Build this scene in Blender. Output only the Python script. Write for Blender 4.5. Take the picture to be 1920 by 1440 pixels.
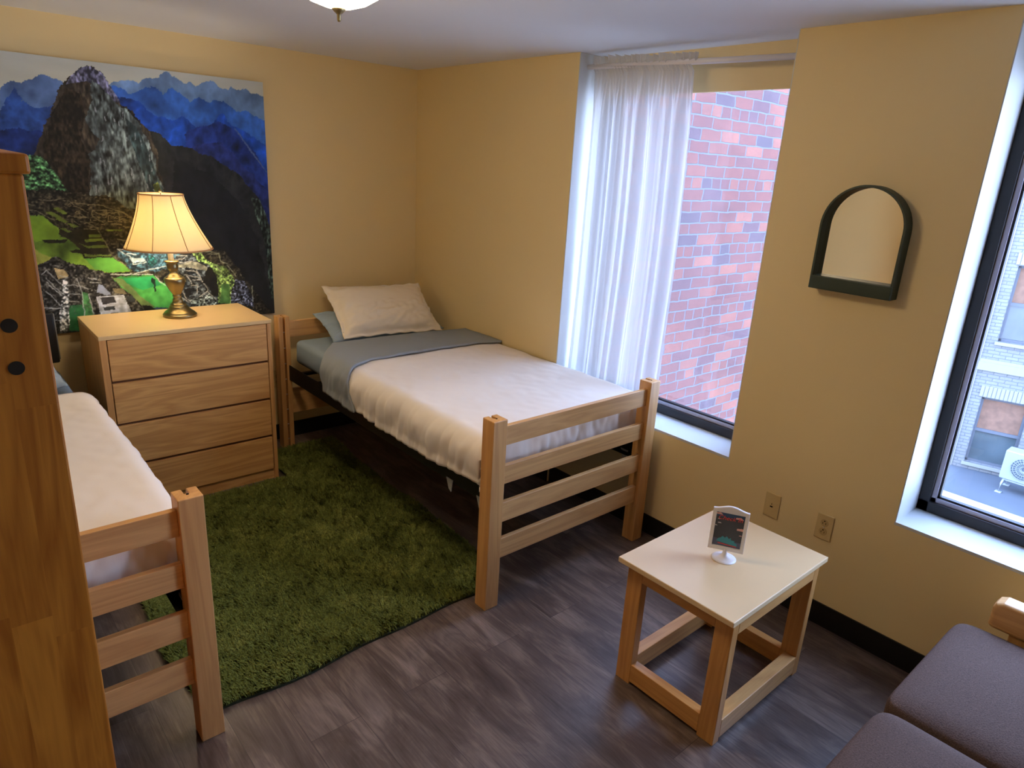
import bpy, bmesh, math, random, json
import numpy as np
from mathutils import Vector, Matrix, noise
for o in list(bpy.data.objects): bpy.data.objects.remove(o)
SC = bpy.context.scene
COL = SC.collection
R = math.radians

# ------------------------------------------------------------------ camera
cam = bpy.data.cameras.new('camera'); camo = bpy.data.objects.new('camera', cam); COL.objects.link(camo)
cam.sensor_fit = 'HORIZONTAL'; cam.sensor_width = 36.0; cam.lens = 1277.11 / 1920 * 36.0
cam.clip_start = 0.02; cam.clip_end = 200
yaw, pit, rol = R(-41.6251), R(-17.8213), R(3.3302)
fw = Vector((-math.sin(yaw) * math.cos(pit), math.cos(yaw) * math.cos(pit), math.sin(pit)))
rt = Vector((math.cos(yaw), math.sin(yaw), 0)); up = rt.cross(fw)
rt2 = math.cos(rol) * rt + math.sin(rol) * up; up2 = -math.sin(rol) * rt + math.cos(rol) * up
m = Matrix((rt2, up2, -fw)).transposed().to_4x4(); m.translation = Vector((-2.6751, -4.1208, 1.8111))
camo.matrix_world = m
SC.camera = camo

# ------------------------------------------------------------------ world, light, exposure
SC.view_settings.view_transform = 'Standard'; SC.view_settings.look = 'None'
SC.view_settings.gamma = 1.0; SC.view_settings.use_curve_mapping = False
SC.view_settings.exposure = 0.0
WORLD_STRENGTH = 17.0
CEILING_LAMP = 40.0
TABLE_LAMP = 5.0
w = bpy.data.worlds.new('overcast_sky'); SC.world = w; w.use_nodes = True
nt = w.node_tree; bg = nt.nodes['Background']
tc = nt.nodes.new('ShaderNodeTexCoord'); sep = nt.nodes.new('ShaderNodeSeparateXYZ'); cr = nt.nodes.new('ShaderNodeValToRGB')
nt.links.new(tc.outputs['Generated'], sep.inputs[0]); nt.links.new(sep.outputs['Z'], cr.inputs[0]); nt.links.new(cr.outputs[0], bg.inputs[0])
cr.color_ramp.elements[0].position = 0.0; cr.color_ramp.elements[0].color = (0.46, 0.58, 0.86, 1)
cr.color_ramp.elements[1].position = 0.7; cr.color_ramp.elements[1].color = (0.38, 0.56, 1.0, 1)
bg.inputs[1].default_value = WORLD_STRENGTH

H = 2.365

# ------------------------------------------------------------------ materials
def s2l(c):
    return tuple(((x / 255) / 12.92 if x / 255 <= .04045 else ((x / 255 + .055) / 1.055) ** 2.4) for x in c) + (1,)
def mat(name, rgb, rough=.6, metal=0, bump=0, bscale=60, var=0, vscale=6, spec=.5, coat=0):
    m = bpy.data.materials.new(name); m.use_nodes = True; n = m.node_tree; b = n.nodes['Principled BSDF']
    c = s2l(rgb); b.inputs['Base Color'].default_value = c; b.inputs['Roughness'].default_value = rough
    b.inputs['Metallic'].default_value = metal; b.inputs['Specular IOR Level'].default_value = spec
    if coat: b.inputs['Coat Weight'].default_value = coat
    t = n.nodes.new('ShaderNodeTexCoord')
    if var:
        z = n.nodes.new('ShaderNodeTexNoise'); z.inputs['Scale'].default_value = vscale; z.inputs['Detail'].default_value = 5
        n.links.new(t.outputs['Object'], z.inputs['Vector'])
        r = n.nodes.new('ShaderNodeValToRGB'); n.links.new(z.outputs[0], r.inputs[0])
        r.color_ramp.elements[0].position = .3; r.color_ramp.elements[1].position = .7
        r.color_ramp.elements[0].color = tuple(x * (1 - var) for x in c[:3]) + (1,)
        r.color_ramp.elements[1].color = tuple(min(1, x * (1 + var)) for x in c[:3]) + (1,)
        n.links.new(r.outputs[0], b.inputs['Base Color'])
    if bump:
        z = n.nodes.new('ShaderNodeTexNoise'); z.inputs['Scale'].default_value = bscale; z.inputs['Detail'].default_value = 4
        n.links.new(t.outputs['Object'], z.inputs['Vector'])
        bb = n.nodes.new('ShaderNodeBump'); bb.inputs['Strength'].default_value = bump; bb.inputs['Distance'].default_value = .002
        n.links.new(z.outputs[0], bb.inputs['Height']); n.links.new(bb.outputs[0], b.inputs['Normal'])
    return m
def wood(name, rgb, axis='z', rough=.42, contrast=.16, stave=0, stave_axis='x', ring=1.0, off=0):
    m = bpy.data.materials.new(name); m.use_nodes = True; n = m.node_tree; b = n.nodes['Principled BSDF']; L = n.links.new
    b.inputs['Roughness'].default_value = rough
    t = n.nodes.new('ShaderNodeTexCoord'); c = s2l(rgb)
    mp = n.nodes.new('ShaderNodeMapping'); sc = [9 * ring] * 3; sc['xyz'.index(axis)] = .9 * ring; mp.inputs['Scale'].default_value = sc
    mp.inputs['Location'].default_value = (off, off * 1.3, off * .7)
    L(t.outputs['Object'], mp.inputs['Vector'])
    z1 = n.nodes.new('ShaderNodeTexNoise'); z1.inputs['Scale'].default_value = 1.0; z1.inputs['Detail'].default_value = 3; z1.inputs['Distortion'].default_value = 1.2
    mp2 = n.nodes.new('ShaderNodeMapping'); sc = [170] * 3; sc['xyz'.index(axis)] = 5; mp2.inputs['Scale'].default_value = sc; L(t.outputs['Object'], mp2.inputs['Vector'])
    z2 = n.nodes.new('ShaderNodeTexNoise'); z2.inputs['Scale'].default_value = 1.0; z2.inputs['Detail'].default_value = 4; L(mp2.outputs[0], z2.inputs['Vector'])
    vec = mp.outputs[0]; tint = None
    if stave:
        # butcher block staves: shift the grain per stave
        sp = n.nodes.new('ShaderNodeSeparateXYZ'); L(t.outputs['Object'], sp.inputs[0])
        d = n.nodes.new('ShaderNodeMath'); d.operation = 'DIVIDE'; d.inputs[1].default_value = stave; L(sp.outputs[stave_axis.upper()], d.inputs[0])
        f = n.nodes.new('ShaderNodeMath'); f.operation = 'FLOOR'; L(d.outputs[0], f.inputs[0])
        wn = n.nodes.new('ShaderNodeTexWhiteNoise'); wn.noise_dimensions = '1D'; L(f.outputs[0], wn.inputs['W'])
        l2 = n.nodes.new('ShaderNodeMath'); l2.operation = 'MULTIPLY_ADD'; L(wn.outputs['Value'], l2.inputs[0]); l2.inputs[1].default_value = .45
        L(sp.outputs[axis.upper()], l2.inputs[2])
        l3 = n.nodes.new('ShaderNodeMath'); l3.operation = 'DIVIDE'; l3.inputs[1].default_value = .38; L(l2.outputs[0], l3.inputs[0])
        l4 = n.nodes.new('ShaderNodeMath'); l4.operation = 'FLOOR'; L(l3.outputs[0], l4.inputs[0])
        l5 = n.nodes.new('ShaderNodeMath'); l5.operation = 'MULTIPLY_ADD'; L(f.outputs[0], l5.inputs[0]); l5.inputs[1].default_value = 17.3; L(l4.outputs[0], l5.inputs[2])
        wn2 = n.nodes.new('ShaderNodeTexWhiteNoise'); wn2.noise_dimensions = '1D'; L(l5.outputs[0], wn2.inputs['W'])
        va = n.nodes.new('ShaderNodeVectorMath'); va.operation = 'MULTIPLY_ADD'; L(wn2.outputs['Color'], va.inputs[0]); va.inputs[1].default_value = (30, 30, 30); L(vec, va.inputs[2])
        vec = va.outputs[0]; tint = wn2.outputs['Value']
    L(vec, z1.inputs['Vector'])
    mu = n.nodes.new('ShaderNodeMath'); mu.operation = 'MULTIPLY'; mu.inputs[1].default_value = 5.0; L(z1.outputs[0], mu.inputs[0])
    fr = n.nodes.new('ShaderNodeMath'); fr.operation = 'PINGPONG'; fr.inputs[1].default_value = .5; L(mu.outputs[0], fr.inputs[0])
    ad = n.nodes.new('ShaderNodeMath'); ad.operation = 'MULTIPLY_ADD'; L(fr.outputs[0], ad.inputs[0]); ad.inputs[1].default_value = 1.1
    m3 = n.nodes.new('ShaderNodeMath'); m3.operation = 'MULTIPLY'; m3.inputs[1].default_value = .6; L(z2.outputs[0], m3.inputs[0]); L(m3.outputs[0], ad.inputs[2])
    last = ad.outputs[0]
    if tint:
        a2 = n.nodes.new('ShaderNodeMath'); a2.operation = 'MULTIPLY_ADD'; L(tint, a2.inputs[0]); a2.inputs[1].default_value = .5; L(last, a2.inputs[2]); last = a2.outputs[0]
        a3 = n.nodes.new('ShaderNodeMath'); a3.operation = 'SUBTRACT'; a3.inputs[1].default_value = .2; L(last, a3.inputs[0]); last = a3.outputs[0]
    r = n.nodes.new('ShaderNodeValToRGB'); L(last, r.inputs[0])
    e = r.color_ramp.elements; e[0].position = .2; e[1].position = .95
    e[0].color = (c[0] * (1 + contrast * .6), c[1] * (1 + contrast * .6), c[2] * (1 + contrast * .5), 1)
    e[1].color = (c[0] * (1 - contrast), c[1] * (1 - contrast * 1.5), c[2] * (1 - contrast * 2.0), 1)
    L(r.outputs[0], b.inputs['Base Color'])
    bb = n.nodes.new('ShaderNodeBump'); bb.inputs['Strength'].default_value = .05; bb.inputs['Distance'].default_value = .001; L(z2.outputs[0], bb.inputs['Height']); L(bb.outputs[0], b.inputs['Normal'])
    return m

WALL = mat('yellow_wall_paint', (224, 200, 147), .75, bump=.12, bscale=140, var=.015, vscale=1.2)
WHITE = mat('white_trim_paint', (194, 195, 192), .55, bump=.08, bscale=90)
CEIL = mat('ceiling_paint', (222, 222, 222), .85, bump=.1, bscale=120, var=.015, vscale=2)
BLACKV = mat('black_vinyl', (16, 15, 14), .45)
OAK_X = wood('maple_wood_across', (212, 165, 106), 'x')
OAK_Y = wood('maple_wood_lengthwise', (212, 165, 106), 'y')
OAK_Z = wood('maple_wood_upright', (208, 158, 98), 'z')
DRES_X = wood('dresser_wood', (208, 160, 98), 'x', contrast=.2, ring=1.2)
DRES_Z = wood('dresser_side_wood', (204, 154, 94), 'z', contrast=.15)
LAMI = mat('maple_laminate', (222, 188, 132), .38, var=.02, vscale=4)
LAMI2 = mat('pale_laminate_tabletop', (226, 196, 150), .34, var=.02, vscale=5)
TBL_Z = wood('table_leg_wood', (202, 148, 84), 'z', contrast=.16)
TBL_X = wood('table_rail_wood', (206, 156, 94), 'x', contrast=.16)
TBL_Y = wood('table_side_rail_wood', (202, 148, 84), 'y', contrast=.16)
BLOCK = wood('butcher_block_wood', (196, 128, 46), 'z', contrast=.3, stave=.052, stave_axis='x', ring=1.5, rough=.4)
STEEL = mat('black_steel', (22, 21, 20), .5, .3)
STEELW = mat('pale_steel', (200, 200, 200), .4, .5)
SHEETW = mat('white_cotton', (236, 226, 214), .9, bump=.05, bscale=300, spec=.2)
SHEETG = mat('grey_cotton', (140, 145, 148), .9, bump=.06, bscale=300, spec=.2)
SHEETB = mat('blue_grey_cotton', (138, 152, 160), .9, bump=.06, bscale=300, spec=.2)
PILLOWW = mat('cream_cotton', (232, 218, 194), .9, bump=.05, bscale=300, spec=.2)
MATT = mat('mattress_ticking', (60, 64, 74), .8)
BRASS = mat('antique_brass', (142, 130, 96), .30, .95, var=.15, vscale=14)
GREEN = mat('dark_green_plastic', (38, 52, 36), .5)
DARK = mat('near_black', (14, 13, 13), .5)
HOLE = mat('dark_hole', (10, 9, 8), .9, spec=.1)
IVORY = mat('ivory_plastic', (204, 178, 124), .4)
WPLAS = mat('white_plastic', (236, 232, 232), .35)
FRAMED = mat('dark_bronze_frame', (34, 30, 30), .45)
FRAMEL = mat('grey_aluminium_frame', (172, 166, 174), .4, .4)
ROD = mat('white_enamel_rod', (226, 222, 222), .3)
SOFA = mat('brown_woven_fabric', (94, 74, 64), .92, bump=.9, bscale=260, var=.30, vscale=260, spec=.25)

def node_mat(name):
    m = bpy.data.materials.new(name); m.use_nodes = True; n = m.node_tree
    for x in list(n.nodes): n.nodes.remove(x)
    o = n.nodes.new('ShaderNodeOutputMaterial'); return m, n, o
# glass pane
GLASS, n, o = node_mat('window_glass')
tr = n.nodes.new('ShaderNodeBsdfTransparent'); gl = n.nodes.new('ShaderNodeBsdfGlossy'); gl.inputs['Roughness'].default_value = .02
lw_ = n.nodes.new('ShaderNodeLayerWeight'); lw_.inputs[0].default_value = .5; pw_ = n.nodes.new('ShaderNodeMath'); pw_.operation = 'POWER'; pw_.inputs[1].default_value = 5; n.links.new(lw_.outputs['Facing'], pw_.inputs[0]); fr_ = n.nodes.new('ShaderNodeMath'); fr_.operation = 'MULTIPLY_ADD'; fr_.inputs[1].default_value = .9; fr_.inputs[2].default_value = .03; n.links.new(pw_.outputs[0], fr_.inputs[0]); mx = n.nodes.new('ShaderNodeMixShader')
tr.inputs[0].default_value = (.96, .97, .98, 1)
n.links.new(fr_.outputs[0], mx.inputs[0]); n.links.new(tr.outputs[0], mx.inputs[1]); n.links.new(gl.outputs[0], mx.inputs[2]); n.links.new(mx.outputs[0], o.inputs[0])
# sheer curtain
SHEER, n, o = node_mat('sheer_white_fabric')
tr = n.nodes.new('ShaderNodeBsdfTransparent'); tl = n.nodes.new('ShaderNodeBsdfTranslucent'); df = n.nodes.new('ShaderNodeBsdfDiffuse')
tl.inputs[0].default_value = (.56, .56, .56, 1); df.inputs[0].default_value = (.88, .86, .84, 1)
m1 = n.nodes.new('ShaderNodeMixShader'); m1.inputs[0].default_value = .5; n.links.new(tl.outputs[0], m1.inputs[1]); n.links.new(df.outputs[0], m1.inputs[2])
m2 = n.nodes.new('ShaderNodeMixShader'); m2.inputs[0].default_value = .80; n.links.new(tr.outputs[0], m2.inputs[1]); n.links.new(m1.outputs[0], m2.inputs[2]); n.links.new(m2.outputs[0], o.inputs[0])
# lampshade
SHADE, n, o = node_mat('cream_silk_shade')
tl = n.nodes.new('ShaderNodeBsdfTranslucent'); df = n.nodes.new('ShaderNodeBsdfDiffuse')
tl.inputs[0].default_value = (.92, .82, .54, 1); df.inputs[0].default_value = (.84, .74, .56, 1)
m1 = n.nodes.new('ShaderNodeMixShader'); m1.inputs[0].default_value = .60; n.links.new(tl.outputs[0], m1.inputs[1]); n.links.new(df.outputs[0], m1.inputs[2]); n.links.new(m1.outputs[0], o.inputs[0])
def emis(name, rgb, st):
    m, n, o = node_mat(name); e = n.nodes.new('ShaderNodeEmission'); e.inputs[0].default_value = rgb + (1,); e.inputs[1].default_value = st; n.links.new(e.outputs[0], o.inputs[0]); return m
DOME = emis('glowing_glass_dome', (1.0, .78, .50), CEILING_LAMP)
BULB = emis('glowing_bulb', (1.0, .82, .58), 170.0)
MIRROR = mat('mirror_silver', (240, 238, 232), .01, 1.0)
# vinyl planks
FLOOR = bpy.data.materials.new('grey_brown_vinyl_planks'); FLOOR.use_nodes = True; n = FLOOR.node_tree; L = n.links.new; b = n.nodes['Principled BSDF']
t = n.nodes.new('ShaderNodeTexCoord'); mp = n.nodes.new('ShaderNodeMapping'); mp.inputs['Rotation'].default_value = (0, 0, R(90)); L(t.outputs['Object'], mp.inputs['Vector'])
bk = n.nodes.new('ShaderNodeTexBrick'); bk.inputs['Scale'].default_value = 1; bk.inputs['Brick Width'].default_value = 1.22; bk.inputs['Row Height'].default_value = .178; bk.inputs['Mortar Size'].default_value = .0009
bk.inputs['Color1'].default_value = (0, 0, 0, 1); bk.inputs['Color2'].default_value = (1, 1, 1, 1); bk.inputs['Mortar'].default_value = (.0, .0, .0, 1); bk.offset = .37; L(mp.outputs[0], bk.inputs['Vector'])
mv = n.nodes.new('ShaderNodeVectorMath'); mv.operation = 'MULTIPLY_ADD'; L(bk.outputs['Color'], mv.inputs[0]); mv.inputs[1].default_value = (7, 7, 7)
mq = n.nodes.new('ShaderNodeMapping'); mq.inputs['Scale'].default_value = (11, 3.2, 9); mq.inputs['Rotation'].default_value = (0, 0, R(12)); L(t.outputs['Object'], mq.inputs['Vector']); L(mq.outputs[0], mv.inputs[2])
z1 = n.nodes.new('ShaderNodeTexNoise'); z1.inputs['Scale'].default_value = 1; z1.inputs['Detail'].default_value = 6; z1.inputs['Roughness'].default_value = .6; z1.inputs['Distortion'].default_value = .8; L(mv.outputs[0], z1.inputs['Vector'])
mp3 = n.nodes.new('ShaderNodeMapping'); mp3.inputs['Scale'].default_value = (150, 7, 1); mp3.inputs['Rotation'].default_value = (0, 0, R(4)); L(t.outputs['Object'], mp3.inputs['Vector'])
z3 = n.nodes.new('ShaderNodeTexNoise'); z3.inputs['Scale'].default_value = 1; z3.inputs['Detail'].default_value = 4; z3.inputs['Distortion'].default_value = .6; L(mp3.outputs[0], z3.inputs['Vector'])
ad = n.nodes.new('ShaderNodeMath'); ad.operation = 'MULTIPLY_ADD'; L(z3.outputs[0], ad.inputs[0]); ad.inputs[1].default_value = .38; L(z1.outputs[0], ad.inputs[2])
a2 = n.nodes.new('ShaderNodeMath'); a2.operation = 'MULTIPLY_ADD'; L(bk.outputs['Color'], a2.inputs[0]); a2.inputs[1].default_value = .07; L(ad.outputs[0], a2.inputs[2])
r = n.nodes.new('ShaderNodeValToRGB'); L(a2.outputs[0], r.inputs[0]); e = r.color_ramp.elements
e[0].position = .46; e[0].color = s2l((60, 47, 41)); e[1].position = .98; e[1].color = s2l((136, 119, 108))
x = e.new(.70); x.color = s2l((92, 77, 69))
mm = n.nodes.new('ShaderNodeMixRGB'); L(bk.outputs['Fac'], mm.inputs[0]); L(r.outputs[0], mm.inputs[1]); mm.inputs[2].default_value = s2l((58, 50, 48)); L(mm.outputs[0], b.inputs['Base Color'])
b.inputs['Roughness'].default_value = .34
bb = n.nodes.new('ShaderNodeBump'); bb.inputs['Strength'].default_value = .25; bb.inputs['Distance'].default_value = .001; L(z3.outputs[0], bb.inputs['Height']); L(bb.outputs[0], b.inputs['Normal'])
# brick walls; coordinates: u along the wall (object x), v up (object z)
def brick_mat(name, cols, mortar, bw, rh, ms, header=0, stain=.5, rough=.9):
    m = bpy.data.materials.new(name); m.use_nodes = True; n = m.node_tree; L = n.links.new; b = n.nodes['Principled BSDF']; b.inputs['Roughness'].default_value = rough
    t = n.nodes.new('ShaderNodeTexCoord'); mp = n.nodes.new('ShaderNodeMapping'); mp.inputs['Rotation'].default_value = (R(90), 0, 0)
    sp = n.nodes.new('ShaderNodeSeparateXYZ'); L(t.outputs['Object'], sp.inputs[0]); cb = n.nodes.new('ShaderNodeCombineXYZ')
    dn = n.nodes.new('ShaderNodeTexNoise'); dn.inputs['Scale'].default_value = 9; dn.inputs['Detail'].default_value = 3; L(t.outputs['Object'], dn.inputs['Vector'])
    def wob(src, k):
        q = n.nodes.new('ShaderNodeMath'); q.operation = 'MULTIPLY_ADD'; L(dn.outputs[0], q.inputs[0]); q.inputs[1].default_value = k; L(src, q.inputs[2]); return q.outputs[0]
    L(wob(sp.outputs['X'], .04), cb.inputs[0]); L(wob(sp.outputs['Z'], .02), cb.inputs[1])
    def bt(wd, off):
        k = n.nodes.new('ShaderNodeTexBrick'); k.inputs['Scale'].default_value = 1; k.inputs['Brick Width'].default_value = wd; k.inputs['Row Height'].default_value = rh
        k.inputs['Mortar Size'].default_value = ms; k.inputs['Mortar Smooth'].default_value = .3; k.inputs['Color1'].default_value = (0, 0, 0, 1); k.inputs['Color2'].default_value = (1, 1, 1, 1); k.inputs['Mortar'].default_value = (.5, .5, .5, 1); k.offset = off
        L(cb.outputs[0], k.inputs['Vector']); return k
    k1 = bt(bw, .5); fac, colr = k1.outputs['Fac'], k1.outputs['Color']
    if header:
        k2 = bt(bw / 2, .25)
        dv = n.nodes.new('ShaderNodeMath'); dv.operation = 'DIVIDE'; dv.inputs[1].default_value = rh; pass
        s2 = n.nodes.new('ShaderNodeSeparateXYZ'); L(cb.outputs[0], s2.inputs[0]); L(s2.outputs['Y'], dv.inputs[0])
        fl = n.nodes.new('ShaderNodeMath'); fl.operation = 'FLOOR'; L(dv.outputs[0], fl.inputs[0])
        md = n.nodes.new('ShaderNodeMath'); md.operation = 'FLOORED_MODULO'; md.inputs[1].default_value = header; L(fl.outputs[0], md.inputs[0])
        lt = n.nodes.new('ShaderNodeMath'); lt.operation = 'LESS_THAN'; lt.inputs[1].default_value = .5; L(md.outputs[0], lt.inputs[0])
        def mixc(a, c_):
            q = n.nodes.new('ShaderNodeMixRGB'); L(lt.outputs[0], q.inputs[0]); L(a, q.inputs[1]); L(c_, q.inputs[2]); return q.outputs[0]
        fac = mixc(fac, k2.outputs['Fac']); colr = mixc(colr, k2.outputs['Color'])
    r = n.nodes.new('ShaderNodeValToRGB'); L(colr, r.inputs[0]); r.color_ramp.interpolation = 'LINEAR'
    e = r.color_ramp.elements; e[0].position = 0; e[0].color = s2l(cols[0]); e[1].position = 1; e[1].color = s2l(cols[-1])
    for i, c in enumerate(cols[1:-1]):
        q = e.new((i + 1) / (len(cols) - 1)); q.color = s2l(c)
    st = n.nodes.new('ShaderNodeTexNoise'); st.inputs['Scale'].default_value = 2.6; st.inputs['Detail'].default_value = 8; st.inputs['Roughness'].default_value = .7; L(t.outputs['Object'], st.inputs['Vector'])
    sr = n.nodes.new('ShaderNodeValToRGB'); L(st.outputs[0], sr.inputs[0]); sr.color_ramp.elements[0].position = .35; sr.color_ramp.elements[1].position = .62
    v = 1 - stain; sr.color_ramp.elements[0].color = (v, v, v * 1.06, 1); sr.color_ramp.elements[1].color = (1, 1, 1, 1)
    ml = n.nodes.new('ShaderNodeMixRGB'); ml.blend_type = 'MULTIPLY'; ml.inputs[0].default_value = 1; L(r.outputs[0], ml.inputs[1]); L(sr.outputs[0], ml.inputs[2])
    f2 = n.nodes.new('ShaderNodeTexNoise'); f2.inputs['Scale'].default_value = 70; f2.inputs['Detail'].default_value = 4; L(t.outputs['Object'], f2.inputs['Vector'])
    f3 = n.nodes.new('ShaderNodeValToRGB'); L(f2.outputs[0], f3.inputs[0]); f3.color_ramp.elements[0].position = .3; f3.color_ramp.elements[0].color = (.75, .75, .75, 1); f3.color_ramp.elements[1].position = .65
    ml2 = n.nodes.new('ShaderNodeMixRGB'); ml2.blend_type = 'MULTIPLY'; ml2.inputs[0].default_value = 1; L(ml.outputs[0], ml2.inputs[1]); L(f3.outputs[0], ml2.inputs[2])
    mx = n.nodes.new('ShaderNodeMixRGB'); L(fac, mx.inputs[0]); L(ml2.outputs[0], mx.inputs[1]); mx.inputs[2].default_value = s2l(mortar); L(mx.outputs[0], b.inputs['Base Color'])
    iv = n.nodes.new('ShaderNodeMath'); iv.operation = 'SUBTRACT'; iv.inputs[0].default_value = 1; L(fac, iv.inputs[1])
    bp_ = n.nodes.new('ShaderNodeBump'); bp_.inputs['Strength'].default_value = .7; bp_.inputs['Distance'].default_value = .008; L(iv.outputs[0], bp_.inputs['Height']); L(bp_.outputs[0], b.inputs['Normal'])
    return m
BRICKR = brick_mat('weathered_red_brick', [(78, 66, 72), (100, 64, 61), (108, 67, 60), (102, 66, 62), (108, 66, 60), (114, 69, 60), (130, 82, 68)], (86, 88, 94), .215, .0725, .0055, header=6, stain=.25)
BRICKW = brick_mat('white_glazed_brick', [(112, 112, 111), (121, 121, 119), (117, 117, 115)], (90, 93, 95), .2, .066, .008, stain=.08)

# ------------------------------------------------------------------ mesh helpers
def finish(name, me, m, parent=None, smooth=False, bevel=0, seg=2, angle=None):
    o = bpy.data.objects.new(name, me); COL.objects.link(o)
    if isinstance(m, (list, tuple)):
        for x in m: me.materials.append(x)
    elif m: me.materials.append(m)
    if parent: o.parent = parent
    if smooth:
        for p in me.polygons: p.use_smooth = True
    if bevel:
        b = o.modifiers.new('bevel', 'BEVEL'); b.width = bevel; b.segments = seg; b.limit_method = 'ANGLE'; b.angle_limit = R(40)
    return o
class MB:
    def __init__(s): s.v = []; s.f = []; s.mi = []
    def add(s, v, f, mi=0):
        k = len(s.v); s.v += [tuple(x) for x in v]; s.f += [tuple(i + k for i in q) for q in f]; s.mi += [mi] * len(f); return s
    def box(s, x0, x1, y0, y1, z0, z1, mi=0):
        return s.add([(x0, y0, z0), (x1, y0, z0), (x1, y1, z0), (x0, y1, z0), (x0, y0, z1), (x1, y0, z1), (x1, y1, z1), (x0, y1, z1)],
                     [(0, 3, 2, 1), (4, 5, 6, 7), (0, 1, 5, 4), (1, 2, 6, 5), (2, 3, 7, 6), (3, 0, 4, 7)], mi)
    def prism(s, poly, a0, a1, axis='z', mi=0):
        n = len(poly); out = []
        for a in (a0, a1):
            for p in poly:
                out.append({'z': (p[0], p[1], a), 'y': (p[0], a, p[1]), 'x': (a, p[0], p[1])}[axis])
        f = [tuple(range(n))[::-1], tuple(range(n, 2 * n))] + [(i, (i + 1) % n, (i + 1) % n + n, i + n) for i in range(n)]
        return s.add(out, f, mi)
    def tube(s, pts, r, n=10, mi=0, cap=True):
        pts = [Vector(p) for p in pts]; base = len(s.v); V = []; F = []
        for i, p in enumerate(pts):
            d = (pts[min(i + 1, len(pts) - 1)] - pts[max(i - 1, 0)]).normalized()
            a = Vector((0, 0, 1)) if abs(d.z) < .9 else Vector((1, 0, 0)); u = d.cross(a).normalized(); w_ = d.cross(u)
            rr = r[i] if isinstance(r, (list, tuple)) else r
            for k in range(n):
                t = 2 * math.pi * k / n; V.append(p + u * math.cos(t) * rr + w_ * math.sin(t) * rr)
        for i in range(len(pts) - 1):
            for k in range(n): F.append((i * n + k, i * n + (k + 1) % n, (i + 1) * n + (k + 1) % n, (i + 1) * n + k))
        if cap: F.append(tuple(range(n))[::-1]); F.append(tuple((len(pts) - 1) * n + k for k in range(n)))
        return s.add(V, F, mi)
    def lathe(s, prof, c=(0, 0, 0), n=40, lean=(0, 0), mi=0, rot=0, amp=None):
        V = []; F = []
        for (r, z) in prof:
            for k in range(n):
                t = 2 * math.pi * k / n + rot; q = r * (amp(t) if amp else 1)
                V.append((c[0] + q * math.cos(t) + lean[0] * z, c[1] + q * math.sin(t) + lean[1] * z, c[2] + z))
        for i in range(len(prof) - 1):
            for k in range(n): F.append((i * n + k, i * n + (k + 1) % n, (i + 1) * n + (k + 1) % n, (i + 1) * n + k))
        return s.add(V, F, mi)
    def build(s, name, m, parent=None, **k):
        me = bpy.data.meshes.new(name); me.from_pydata(s.v, [], s.f)
        for p, i in zip(me.polygons, s.mi): p.material_index = i
        bm = bmesh.new(); bm.from_mesh(me); bmesh.ops.recalc_face_normals(bm, faces=bm.faces); bm.to_mesh(me); bm.free()
        return finish(name, me, m, parent, **k)
def box(name, x0, x1, y0, y1, z0, z1, m, parent=None, bevel=0, **k):
    return MB().box(x0, x1, y0, y1, z0, z1).build(name, m, parent, bevel=bevel, **k)
def thing(name, label, cat, loc=(0, 0, 0), group=None):
    o = bpy.data.objects.new(name, None); o.empty_display_size = .1; COL.objects.link(o); o.location = loc
    return tag(o, label, cat, group)
def tag(o, label, cat, group=None, kind=None):
    o['label'] = label; o['category'] = cat
    if group: o['group'] = group
    if kind: o['kind'] = kind
    return o
def struct(o): o['kind'] = 'structure'; return o
def grid_mesh(name, P, m, parent=None, solid=0, flip=False, sub=0, uvclose=False):
    ny, nx = len(P), len(P[0]); v = [tuple(p) for row in P for p in row]
    f = [(j * nx + i, j * nx + i + 1, (j + 1) * nx + i + 1, (j + 1) * nx + i) for j in range(ny - 1) for i in range(nx - 1)]
    if flip: f = [q[::-1] for q in f]
    me = bpy.data.meshes.new(name); me.from_pydata(v, [], f); o = finish(name, me, m, parent, smooth=True)
    if solid:
        s = o.modifiers.new('thickness', 'SOLIDIFY'); s.thickness = solid; s.offset = -1
    if sub:
        s = o.modifiers.new('smooth', 'SUBSURF'); s.levels = sub; s.render_levels = sub
    return o
def nz(x, y, z=0): return noise.noise(Vector((x, y, z)))
def text_mesh(name, body, size, m, parent, mw, shear=0, ext=.0006):
    cu = bpy.data.curves.new(name, 'FONT'); cu.body = body; cu.size = size; cu.align_x = 'CENTER'; cu.align_y = 'CENTER'; cu.shear = shear; cu.extrude = ext
    t = bpy.data.objects.new(name + '_tmp', cu); COL.objects.link(t); dg = bpy.context.evaluated_depsgraph_get(); dg.update()
    me = bpy.data.meshes.new_from_object(t.evaluated_get(dg)); bpy.data.objects.remove(t)
    me.transform(mw); return finish(name, me, m, parent)

# ------------------------------------------------------------------ room shell
XL, YF = -3.285, -5.45          # left wall face, wall behind the viewer
W1L, W1R, SILL, HEAD = -1.4783, -2.6253, .5825, 2.178
W2L, W2R = -3.3523, -4.55
P = .0204                        # wall face between and beyond the windows
struct(box('floor', XL - .1, .35, YF - .1, .1, -.1, 0, FLOOR))
struct(box('ceiling', XL - .1, .35, YF - .1, .1, H, H + .1, CEIL))
struct(box('wall_back', XL - .1, .35, 0, .1, 0, H, WALL))
struct(box('wall_left', XL - .1, XL, YF, 0, 0, H, WALL))
struct(box('wall_front', XL - .1, .35, YF - .1, YF, 0, H, WALL))
b = MB()
b.box(0, .34, W1L, 0, 0, H)
b.box(P, .34, W1R, W1L, 0, SILL - .012).box(.2, .216, W1R, W1L, HEAD, H).box(.216, .34, W1R, W1L, HEAD + .062, H)
b.box(P, .34, W2L, W1R, 0, H)
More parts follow.
